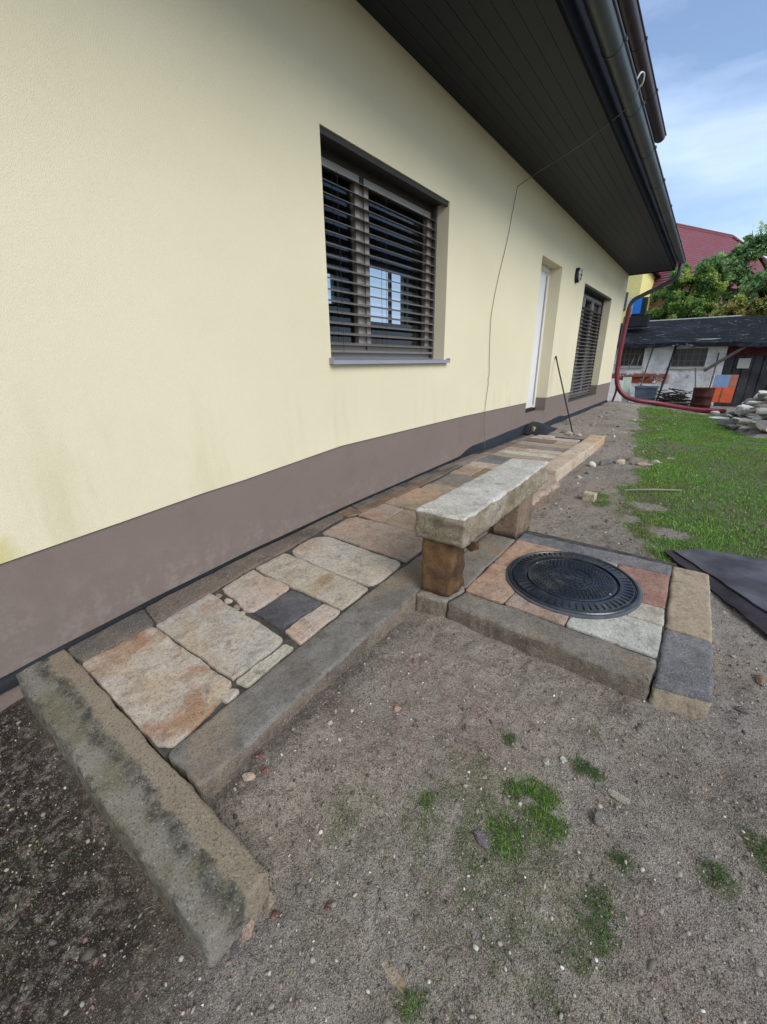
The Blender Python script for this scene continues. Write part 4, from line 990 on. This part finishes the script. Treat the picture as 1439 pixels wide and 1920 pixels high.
def blades(name, pts, hts, wds, cols, label, cat):
    n = len(pts); A = rng.uniform(0, 2 * np.pi, n); ln = rng.uniform(.2, 1.0, n); P = np.array(pts); H = np.array(hts); W = np.array(wds)
    d = np.stack([np.cos(A), np.sin(A), np.zeros(n)], 1); s = np.stack([-np.sin(A), np.cos(A), np.zeros(n)], 1)
    up = np.array((0, 0, 1.))
    v = np.zeros((n, 5, 3)); v[:, 0] = P - s * W[:, None]; v[:, 1] = P + s * W[:, None]
    mid = P + d * (H * ln * .25)[:, None] + up * (H * .55)[:, None]
    v[:, 2] = mid + s * (W * .75)[:, None]; v[:, 3] = mid - s * (W * .75)[:, None]
    v[:, 4] = P + d * (H * ln * .85)[:, None] + up * (H * (1 - .35 * ln))[:, None]
    idx = (np.array([(0, 1, 2), (0, 2, 3), (3, 2, 4)])[None] + (np.arange(n) * 5)[:, None, None]).reshape(-1)
    c = np.ones((n, 5, 4)); c[:, :, :3] = np.array(cols)[:, None, :]
    o = np_mesh(name, v.reshape(-1, 3), idx, 3, M['blade'], c.reshape(-1, 4)); return tag(o, label, cat, kind='stuff')
GP = np.array([lin(c)[:3] for c in ('67903a', '74a040', '527c2e', '88aa50', 'a0a864', '446e34', 'bab284')]); gpp = (.28, .22, .2, .12, .07, .09, .02)
pts, H, W, Cq = [], [], [], []
cnt = 0
while len(pts) < 150000 and cnt < 900000:
    cnt += 1
    y = 2.8 + 12.4 * rng.random() ** 1.9; x = .05 + (4.2 - .05) * rng.random()
    if x > 1.394 + y * .42 + .6: continue
    g_ = lawn(x, y)
    n_ = noise.noise(Vector((x * 1.3, y * 1.3, 7)))
    if rng.random() > g_ * 1.1 * (.75 + .5 * n_): continue
    pts.append((x, y, gz(x, y, y < 8) - .002)); H.append((.016 + .016 * rng.random()) * (1 + .6 * n_) * (.6 + .4 * g_)); W.append(.0011 + .00035 * y)
    c = GP[rng.choice(7, p=gpp) if False else int(np.searchsorted(np.cumsum(gpp), rng.random() * .979))]; n2 = noise.noise(Vector((x * 2.1, y * .9, 17))) + .4 * noise.noise(Vector((x * 6, y * 3, 21))); c = c * (1 - max(0, n2) * .9) + np.array((.17, .16, .05)) * max(0, n2) * .9; Cq.append(c * (1.12 + .35 * n_) * rng.uniform(.8, 1.2))
blades('lawn_grass', pts, H, W, Cq, 'short bright green lawn grass right of the house', 'grass')
pts, H, W, Cq = [], [], [], []
for (px, py, r, a) in PATCH:
    strong = a >= .55
    nb = int((62000 if strong else 16000) * a * r * r * 3.14)
    dark = (px, py) in ((1.315, 1.165), (1.36, 1.17), (1.085, 1.125), (1.775, 1.19), (1.435, .82), (1.455, .76), (1.42, .69), (1.677, 1.054), (1.466, .948))
    for _ in range(nb):
        q = rng.random() ** .75 * 1.7; t = rng.random() * 6.283; x = px + r * q * math.cos(t); y = py + r * q * math.sin(t)
        if blocked(x, y) or rng.random() > .15 + 1.3 * patch(x, y): continue
        pts.append((x, y, gz(x, y) - .001)); H.append((.010 + .014 * rng.random()) * (1.1 if strong else .6)); W.append(.0008)
        c = GP[5] if dark else GP[int(rng.integers(0, 4))]; Cq.append(c * rng.uniform(.75, 1.2) * (1.0 if strong else .8))
blades('weed_tufts', pts, H, W, Cq, 'thin grass tufts sprouting from the soil in the foreground', 'grass')

pts = []; mb = MB()
for k in range(260):
    x, y = near() if k < 200 else mid_()
    if blocked(x, y) or y < -.2: continue
    a = rng.uniform(0, 6.28); l = rng.uniform(.010, .040); z = gz(x, y) + .003; dx, dy = math.cos(a) * l / 2, math.sin(a) * l / 2
    mb.tube([(x - dx, y - dy, z), (x + rng.normal() * .003, y + rng.normal() * .003, z + .002), (x + dx, y + dy, z + .001)], [.0007, .0008, .0004], 4)
tag(mb.build('dry_straw', M['stick']), 'bits of dry straw and twigs strewn over the soil', 'straw', kind='stuff')
# ================================================================ back of the yard: old shed
shed = empty('old_shed', (.5, 18.2, -.45), 'low ruined outbuilding with peeling white wall under a black tar roof', 'shed')
wl = MB(); XL, XR, YS = -3.4, 1.70, 18.0
wins = [(-1.36, -.60, .86, 1.50), (.253, 1.205, .83, 1.42)]
xb = sorted([XL, XR] + [q for w_ in wins for q in w_[:2]])
for a, b in zip(xb, xb[1:]):
    m_ = (a + b) / 2; wn = [w_ for w_ in wins if w_[0] < m_ < w_[1]]
    if wn:
        wl.box((a, YS, -.7), (b, YS + .25, wn[0][2])); wl.box((a, YS, wn[0][3]), (b, YS + .25, 1.70))
    else: wl.box((a, YS, -.7), (b, YS + .25, 1.70))
wl.box((XL, YS + .26, -.7), (XL + .2, 21, 1.9)); wl.build('wall', M['shed_wall'], shed, origin=(0, 0, 0))
for x0, x1, z0, z1 in wins:
    f = MB(); f.box((x0 + .002, YS + .08, z0 + .002), (x1 - .002, YS + .11, z0 + .035)); f.box((x0 + .002, YS + .08, z1 - .035), (x1 - .002, YS + .11, z1 - .002))
    for k in range(6): xx = x0 + .002 + (x1 - x0 - .034) * k / 5; f.box((xx, YS + .078, z0 + .036), (xx + .03, YS + .112, z1 - .036))
    for k in (1, 2): zz = z0 + (z1 - z0) * k / 3; f.box((x0 + .004, YS + .075, zz - .012), (x1 - .004, YS + .114, zz + .012))
    ff = f.build('window', M['shed_frame'], shed); p = MB(); p.box((x0 + .003, YS + .12, z0 + .003), (x1 - .003, YS + .13, z1 - .003)); p.build('pane', M['shed_glass'], ff)
    s_ = MB(); s_.box((x0 - .08, YS - .06, z0 - .07), (x1 + .05, YS - .002, z0 - .004)); s_.build('sill', M['plaster_pale'], ff)
rt = MB(); nxr = 40; vs = []; RX0, RX1 = -3.8, 7.5
def roofz(x, v): return 1.60 + v * .90 + .03 * noise.noise(Vector((x * 3, v * 9, 3))) + (.05 * noise.noise(Vector((x * 1.1, v * 3, 0)))) + (.05 * noise.noise(Vector((x * .6, 0, 7)))) * (1 - v) - (.06 * sm(1.5, 2.2, x) * (1 - v))
for i in range(nxr + 1):
    x = RX0 + (RX1 - RX0) * i / nxr
    for j in range(7): v_ = j / 6; vs.append((x, 17.62 + 2.9 * v_, roofz(x, v_)))
    vs.append((x, 17.60, roofz(x, 0) - .13 - .03 * noise.noise(Vector((x * 3, 0, 1)))))
fs = [];
for i in range(nxr):
    for j in range(6): fs.append((i * 8 + j, (i + 1) * 8 + j, (i + 1) * 8 + j + 1, i * 8 + j + 1))
    fs.append((i * 8 + 7, (i + 1) * 8 + 7, (i + 1) * 8, i * 8))
rt.add(vs, fs); rt.build('roof', M['tar'], shed, origin=(0, 0, 0))
rg = MB(); rg.box((-1.0, 20.50, 2.50), (1.9, 20.56, 2.535)); rg.build('ridge_strip', M['white_paint'], shed)
bp_ = MB()
for k in range(15):
    x = 1.70 + k * .24; bp_.hexa([(x, 18.05, -.7), (x + .23, 18.05, -.7), (x + .23, 18.10, -.7), (x, 18.10, -.7)], [(x + .02, 18.0 + .04 * (k % 2), 1.15), (x + .235, 18.0 + .04 * (k % 2), 1.15), (x + .235, 18.1, 1.15), (x + .02, 18.1, 1.15)])
bp_.box((1.70, 18.13, -.7), (5.4, 18.2, 1.6)); bp_.build('board_wall', M['ruin'], shed)
bp_ = MB(); bp_.box((1.72, 18.02, 1.155), (5.3, 18.12, 1.56)); bp_.build('brick_infill', M['ruin_red'], shed)
hb = MB(); hb.box((2.05, 17.97, .78), (2.35, 18.0, 1.08)); hb.build('hatch', M['plaster_pale'], shed)
hb = MB(); hb.box((-1.1, 17.93, .50), (.20, 17.998, .56)); hb.build('ledge', M['orange'] if False else M['brown_board'], shed)
# leaning poles and planks
G6 = 'poles leaning against the shed wall'
for a, b, r, m, lab in [((-.53, 17.3, -.40), (-.35, 17.9, 1.50), .025, 'wood_grey', 'grey pole leaning on the shed left of the barred window, behind the blue tub'),
                        ((.10, 17.3, -.40), (.30, 17.9, 1.50), .035, 'wood_dark', 'dark brown pole leaning immediately left of the barred shed window'),
                        ((1.20, 16.9, -.35), (.98, 17.85, .80), .018, 'wood_grey', 'thin grey stick leaning under the barred window'),
                        ((1.48, 17.5, .05), (1.50, 17.95, 1.26), .022, 'wood_grey', 'short pole leaning right of the barred window'),
                        ((1.22, 17.7, .70), (2.20, 17.7, 1.50), .05, 'wood_grey', 'thick weathered beam slanting up to the roof at the shed corner'),
                        ((-.95, 17.55, .75), (-.80, 17.85, 1.50), .014, 'wood_grey', 'thin lath across the left shed window'),
                        ((-.72, 17.55, .85), (-.66, 17.85, 1.50), .014, 'wood_grey', 'second thin lath across the left shed window, nearer the grey pole')]:
    b_ = MB(); b_.tube([a, tuple((p + q) / 2 + .01 for p, q in zip(a, b)), b], r, 7); tag(b_.build('leaning_pole', M[m]), lab, 'pole', G6)
def panel(name, quads, thick, lab, cat, base):
    pass
# orange and blue board
br = empty('leaning_board', (1.8, 16.8, -.2), 'orange and faded blue board leaning upright near the shed', 'board')
def pq(name, x0, x1, v0, v1, m, off=0):
    # the board leans back: v from the foot (0) to the top (1)
    f = lambda x, v: (x + .03 * v, 16.72 + .22 * v + .06 * (x - 1.5), -.20 + .80 * v)
    a, b, c, d = f(x0, v0), f(x1, v0), f(x1, v1), f(x0, v1); o_ = MB(); dv = (0, .03, .008)
    A = [tuple(np.array(q) + (0, -off, 0)) for q in (a, b, c, d)]
    o_.hexa(A, [tuple(np.array(q) + np.array((0, .03, .008))) for q in (a, b, c, d)]); return o_.build(name, M[m], br)
pq('lower_panel', 1.52, 2.09, 0, .55, 'orange'); pq('upper_panel', 1.52, 1.90, .553, 1, 'blue_board'); pq('corner_panel', 1.902, 2.09, .553, 1, 'brown_board')
o = pq('batten', 1.80, 1.84, .03, .53, 'brown_board', .02)
# barrel
bl = empty('rusty_barrel', (1.36, 15.3, -.39), 'battered rusty barrel standing in front of the shed', 'barrel')
a_ = MB(); n = 28; vs = []
prof = [(.215, 0), (.22, .02), (.21, .03), (.212, .21), (.228, .225), (.212, .24), (.213, .44), (.229, .455), (.213, .47), (.215, .66), (.224, .68), (.20, .685), (.195, .60)]
for q, (r, z) in enumerate(prof):
    for k in range(n):
        a = 2 * math.pi * k / n; rr = r * 1.14 * (1 + .09 * noise.noise(Vector((math.cos(a) * 1.7, math.sin(a) * 1.7, z * 4)))); vs.append((1.36 + rr * math.cos(a), 15.3 + rr * math.sin(a), -.39 + z))
fs = [(q * n + k, q * n + (k + 1) % n, (q + 1) * n + (k + 1) % n, (q + 1) * n + k) for q in range(len(prof) - 1) for k in range(n)] + [tuple((len(prof) - 1) * n + k for k in range(n))]
a_.add(vs, fs); a_.build('drum', M['rust'], bl, True)
# tub
tb = empty('mortar_tub', (-.17, 16.6, -.42), 'grey blue rectangular tub in front of the shed wall', 'tub')
a_ = MB(); a_.hexa([(-.43, 16.4, -.40), (.08, 16.4, -.40), (.08, 16.8, -.40), (-.43, 16.8, -.40)], [(-.49, 16.33, .20), (.14, 16.33, .20), (.14, 16.87, .20), (-.49, 16.87, .20)]); a_.build('body', M['tub'], tb)
a_ = MB(); a_.box((-.51, 16.30, .203), (.16, 16.33, .245)); a_.box((-.51, 16.87, .203), (.16, 16.90, .245)); a_.box((-.51, 16.331, .203), (-.48, 16.869, .245)); a_.box((.13, 16.331, .203), (.16, 16.869, .245)); a_.build('rim', M['tub'], tb)
# brush pile
rnd = random.Random(4); a_ = MB()
for k in range(170):
    x = .68 + rnd.gauss(0, .22); z = -.38 + abs(rnd.gauss(0, .22)); y = 16.3 + rnd.gauss(0, .15); l = rnd.uniform(.25, .6); an = rnd.gauss(0, .25); el = rnd.gauss(0, .2)
    if z > .22: z = .15
    d = Vector((math.cos(an), .5 * math.sin(an * 2), math.sin(el))) * l / 2; c = Vector((x, y, z))
    a_.tube([c - d, c + d * .1 + Vector((0, 0, .02)), c + d], [.014, .012, .005], 5)
tag(a_.build('brush_pile', M['wood_dark']), 'dark heap of branches and sticks between tub and barrel', 'brush', kind='stuff')
G7 = 'boards lying before the brush heap'
for k, (a, b, lab) in enumerate([((.45, 15.9, -.22), (1.15, 15.75, -.20), 'pale board lying on the brush heap'), ((.30, 15.95, -.33), (1.10, 15.85, -.35), 'dark board lying below the pale one at the brush heap')]):
    b_ = MB(); b_.hexa([(a[0], a[1], a[2]), (b[0], b[1], b[2]), (b[0], b[1] + .12, b[2]), (a[0], a[1] + .12, a[2])], [(a[0], a[1], a[2] + .03), (b[0], b[1], b[2] + .03), (b[0], b[1] + .12, b[2] + .035), (a[0], a[1] + .12, a[2] + .035)])
    tag(b_.build('board', M['wood_grey' if k == 0 else 'wood_dark']), lab, 'board', G7)
b_ = MB(); b_.hexa([(-1.25, 16.0, -.4), (-.78, 16.05, -.4), (-.78, 16.09, -.4), (-1.25, 16.04, -.4)], [(-1.22, 16.15, .50), (-.86, 16.2, .42), (-.86, 16.24, .42), (-1.22, 16.19, .5)]); tag(b_.build('white_sheet', M['white_paint']), 'white sheet leaning behind the house corner', 'sheet')
b_ = MB(); b_.hexa([(-.95, 16.5, -.4), (-.62, 16.5, -.4), (-.62, 16.55, -.4), (-.95, 16.55, -.4)], [(-.95, 16.75, .52), (-.70, 16.75, .52), (-.70, 16.8, .52), (-.95, 16.8, .52)]); tag(b_.build('green_sheet', M['green_wall']), 'pale green sheet leaning beside the white one', 'sheet')
# rubble at the right
rnd = random.Random(12)
def heap(x, y): return .62 * sm(1.95, 2.75, x + (13 - y) * .02) * sm(9.3, 11.5, y) * (1 - sm(15.3, 17, y))
a_ = MB(); hx = [1.7 + .1 * k for k in range(28)]; hy_ = [9 + .25 * k for k in range(33)]
a_.add([(x, y, zs(x, y) - .04 + .85 * heap(x, y) + .04 * noise.noise(Vector((x * 5, y * 5, 0)))) for y in hy_ for x in hx], [(q * 28 + k, q * 28 + k + 1, (q + 1) * 28 + k + 1, (q + 1) * 28 + k) for q in range(32) for k in range(27)])
tag(a_.build('rubble_fines', M['fines']), 'earth and fine debris between the stones of the heap', 'debris', kind='stuff')
for k in range(190):
    y = rnd.uniform(9.6, 16.4); x = 1.85 + 1.7 * rnd.random() ** .8; s = rnd.uniform(.12, .34) * (1 if rnd.random() < .8 else 1.4)
    if heap(x, y) < .02 and rnd.random() < .75: continue
    rk = rnd.choice(['rubble', 'rubble', 'rubble', 'granite_pale', 'sandstone_beige', 'rock_grey']); w1 = {'rubble': 'whitish', 'granite_pale': 'pale buff', 'sandstone_beige': 'cream beige', 'rock_grey': 'dark grey'}[rk]
    w2 = 'large' if s > .30 else 'small' if s < .2 else 'middling'; w3 = 'far side' if y > 13.6 else 'near side' if y < 11.6 else 'middle'
    rock('rubble_stone', x, y, s * rnd.uniform(1, 1.6), s, s * rnd.uniform(.35, .65), M[rk],
         '%s %s broken stone on the %s of the rubble heap beyond the lawn' % (w2, w1, w3), 'stone', '%s %s stones on the %s of the rubble heap' % (w2, w1, w3), seed=500 + k, rot=rnd.uniform(0, 3), z=zs(x, y) + heap(x, y) * rnd.uniform(.8, 1.05), sub=1)
for k, (x, y, s, lab) in enumerate([(1.80, 13.9, .34, 'flat white slab at the left tip of the rubble heap'), (2.05, 13.2, .30, 'white stone lying before the rubble heap tip'), (2.35, 12.4, .36, 'broad tilted white slab in the middle of the heap edge'), (2.30, 11.2, .22, 'pale rounded stone at the near edge of the heap')]):
    rock('rubble_slab', x, y, s * 1.5, s, s * .33, M['rubble'], lab, 'stone', 'big slabs at the edge of the rubble heap', seed=700 + k, rot=.3 * k, z=zs(x, y), sub=1)
rock('plastic_scrap', 1.72, 15.0, .26, .16, .16, M['white_paint'], 'crumpled white plastic scrap behind the red hose', 'plastic', None, seed=77, z=-.40, sub=1, cut=.4)
rock('plastic_scrap', 1.52, 3.75, .022, .012, .006, M['sign_blue'], 'tiny light blue plastic scrap in the lawn', 'plastic', None, seed=78, z=gz(1.52, 3.75) + .012, sub=1, cut=.4)

# cabinet on the shed roof
cb = empty('roof_cabinet', (-1.25, 19.2, 2.4), 'blue and white cabinet standing on the left end of the shed roof', 'cabinet')
a_ = MB(); a_.box((-1.40, 19.0, 2.62), (-.95, 19.4, 3.22)); a_.build('body', M['black'], cb)
a_ = MB(); a_.box((-1.55, 18.97, 2.66), (-1.36, 18.995, 3.24)); a_.build('side_panel', M['white_paint'], cb)
a_ = MB(); a_.box((-1.355, 18.95, 2.68), (-1.10, 18.995, 3.20)); a_.build('front_panel', M['sign_blue'], cb)
a_ = MB(); a_.box((-1.60, 18.95, 2.25), (-.80, 19.5, 2.60)); a_.build('base', M['black'], cb)

# ================================================================ houses beyond
hy = empty('neighbour_house', (-6, 38, -1), 'bright yellow gabled house glimpsed beyond the house corner', 'house')
a_ = MB(); a_.box((-10, 34, -1), (-3.30, 42, 6.9)); a_.build('wall', M['house_yellow'], hy)
a_ = MB(); slab(a_, -2.9, 6.85, -6.65, 9.4, 33.6, 42.4, .15); slab(a_, -10.4, 6.85, -6.653, 9.4, 33.6, 42.4, .15); a_.build('roof', M['tile_red'], hy)
a_ = MB(); a_.box((-4.2, 33.93, 4.2), (-3.95, 33.995, 5.3)); a_.build('window', M['shed_glass'], hy)
hr = empty('red_roof_house', (-1, 45, -1), 'house with a big hipped red tile roof behind the trees', 'house')
A = Vector((-3.2, 45, 11.2)); u = Vector((.457, .889, 0)); v = Vector((.889, -.457, 0)); B = A + u * 8.2; hwid = 5.2; drop = 5.2
z_ = Vector((0, 0, -drop))
E1 = A - u * hwid + v * hwid + z_; E2 = A - u * hwid - v * hwid + z_; E3 = B + u * hwid - v * hwid + z_; E4 = B + u * hwid + v * hwid + z_
a_ = MB(); a_.add([A, B, E1, E2, E3, E4], [(2, 5, 1, 0), (3, 2, 0), (4, 3, 0, 1), (5, 4, 1), (2, 3, 4, 5)]); a_.build('roof', M['tile_red'], hr, origin=(0, 0, 0))
a_ = MB()
for P0, P1 in ((A, B), (A, E1), (A, E2), (B, E4)): a_.tube([P0 + Vector((0, 0, .03)), P1 + Vector((0, 0, .03))], .16, 6)
a_.build('ridge_tiles', M['tile_red'], hr)
ins = .6; c = [E1 + u * ins - v * ins, E2 + u * ins + v * ins, E3 - u * ins + v * ins, E4 - u * ins - v * ins]
a_ = MB(); a_.hexa([(p.x, p.y, -1) for p in c], [(p.x, p.y, 11.2 - drop + .05) for p in c]); a_.build('wall', M['brick_pale'], hr)
hp = empty('pale_house', (9, 52, -1), 'pale house seen in gaps through the tree leaves', 'house')
a_ = MB(); a_.box((2, 48, -1), (15, 56, 5.0)); a_.build('wall', M['plaster_pale'], hp)
a_ = MB(); a_.hexa([(1.5, 47.5, 5.003), (15.5, 47.5, 5.003), (15.5, 56.5, 5.003), (1.5, 56.5, 5.003)], [(4, 51.9, 7.2), (13, 51.9, 7.2), (13, 52.1, 7.2), (4, 52.1, 7.2)]); a_.build('roof', M['tile_red'], hp)

# ================================================================ trees
def tree(name, base_, clumps, trunk_top, nleaf, lsz, pal_, label, cat, seed, group=None):
    rg_ = np.random.default_rng(seed); t = empty(name, base_, label, cat, group); b = Vector(base_)
    tk = MB(); tt = Vector(trunk_top); tk.tube(spline([b, b.lerp(tt, .4) + Vector((.12, 0, 0)), tt], 5), [.22 - .012 * k for k in range(11)], 9)
    for c, r, w_ in clumps:
        c = Vector(c); m_ = tt.lerp(c, .5) + Vector((0, 0, .15)); tk.tube(spline([tt - Vector((0, 0, .5)), m_, c], 4), [.09 - .008 * k for k in range(9)], 6)
        for q in range(6):
            e = c + Vector((rg_.normal(), rg_.normal(), rg_.normal() * .7)) * r * .7; tk.tube([c.lerp(m_, .3), c.lerp(e, .6), e], [.03, .02, .008], 4)
    tk.build('trunk', M['bark'], t, True, origin=b)
    tot = sum(w_ for _, _, w_ in clumps); P = []; Nn = []; Cc_ = []
    for c, r, w_ in clumps:
        # a clump is many small tufts set on and inside a squashed ball
        nt_ = int(26 * r * r) + 8
        for q in range(nt_):
            d = rg_.normal(0, 1, 3); d /= np.linalg.norm(d); rad_ = r * rg_.uniform(.35, 1.08); tc_ = np.array(c) + d * rad_ * (1, 1, .75); tr = rg_.uniform(.13, .30) * max(.7, r * .8)
            k = max(3, int(nleaf * w_ / tot / nt_ * rg_.uniform(.4, 1.6))); p = tc_ + rg_.normal(0, 1, (k, 3)) * tr * (.55, .55, .42)
            P.append(p); Nn.append(np.tile(d, (k, 1))); sh = pal_[rg_.integers(0, len(pal_))] * rg_.uniform(.7, 1.25); Cc_.append(np.tile(sh, (k, 1)) * rg_.uniform(.75, 1.25, (k, 1)))
    P = np.concatenate(P); Nn = np.concatenate(Nn); Cl = np.concatenate(Cc_); n = len(P)
    nn = Nn + rg_.normal(0, .9, (n, 3)); nn /= np.linalg.norm(nn, axis=1, keepdims=True); a = np.cross(nn, rg_.normal(0, 1, (n, 3))); a /= np.linalg.norm(a, axis=1, keepdims=True); b2 = np.cross(nn, a)
    s = lsz * rg_.uniform(.6, 1.3, (n, 1)); v_ = np.stack([P - a * s, P - b2 * s * .45 + nn * s * .1, P + a * s, P + b2 * s * .45 + nn * s * .1], 1) - np.array(base_)
    col = np.ones((n, 4, 4)); col[:, :, :3] = Cl[:, None]
    o = np_mesh('crown', v_.reshape(-1, 3), np.arange(n * 4), 4, M['leaf'], col.reshape(-1, 4)); o.parent = t; return t
LP = np.array([lin(c)[:3] for c in ('84a468', '96b472', '70935c', 'b0c686', '82a26e')])
LY = np.array([lin(c)[:3] for c in ('959a50', 'a59f5a', '838e48', 'b0a562')])
LL = np.array([lin(c)[:3] for c in ('729648', '82a050', '5d8040', '9cac5c')])
tree('walnut_tree', (3.4, 27.5, -.6), [((2.9, 26.4, 5.9), 1.25, 1.6), ((1.75, 26.3, 5.6), .8, 1), ((1.15, 26.3, 5.15), .6, .6), ((4.4, 27, 6.3), 1.5, 1.6), ((1.2, 26.5, 4.75), .8, 1), ((2.3, 26.2, 4.3), .95, 1), ((3.6, 26.6, 4.2), 1.2, 1.3), ((.6, 26.6, 4.0), .75, .8), ((.35, 26.1, 4.95), .5, .5), ((.85, 26.2, 5.0), .6, .6), ((5.6, 27, 5), 1.4, 1.2), ((1.6, 26.4, 3.5), .8, .8), ((3.0, 28, 6.4), .7, .5)], (3.3, 27.4, 3.6), 40000, .08, LP, 'large loose green tree rising at the right edge behind the shed', 'tree', 3, 'trees beyond the shed')
tree('fruit_tree', (-.2, 25.6, -.6), [((-.1, 25.5, 4.6), .75, 1.2), ((-.9, 25.6, 3.9), .7, 1), ((.5, 25.6, 4.0), .8, 1.1), ((-.3, 25.3, 3.3), .85, 1.1), ((-1.3, 25.7, 3.1), .55, .6), ((.6, 25.5, 3.2), .8, 1), ((-.6, 25.7, 4.75), .5, .5)], (-.1, 25.6, 2.8), 30000, .07, LL, 'lighter green bushy tree just right of the slanting downpipe', 'tree', 5, 'trees beyond the shed')
tree('autumn_bush', (2.0, 22.9, -.5), [((1.75, 22.9, 3.0), .50, 1), ((2.5, 22.9, 2.9), .55, 1), ((1.3, 22.9, 2.6), .42, .7), ((2.1, 22.9, 2.4), .6, 1)], (2.0, 22.9, 1.9), 14000, .06, LY, 'small yellowish bush peeping over the tar roof', 'bush', 8)
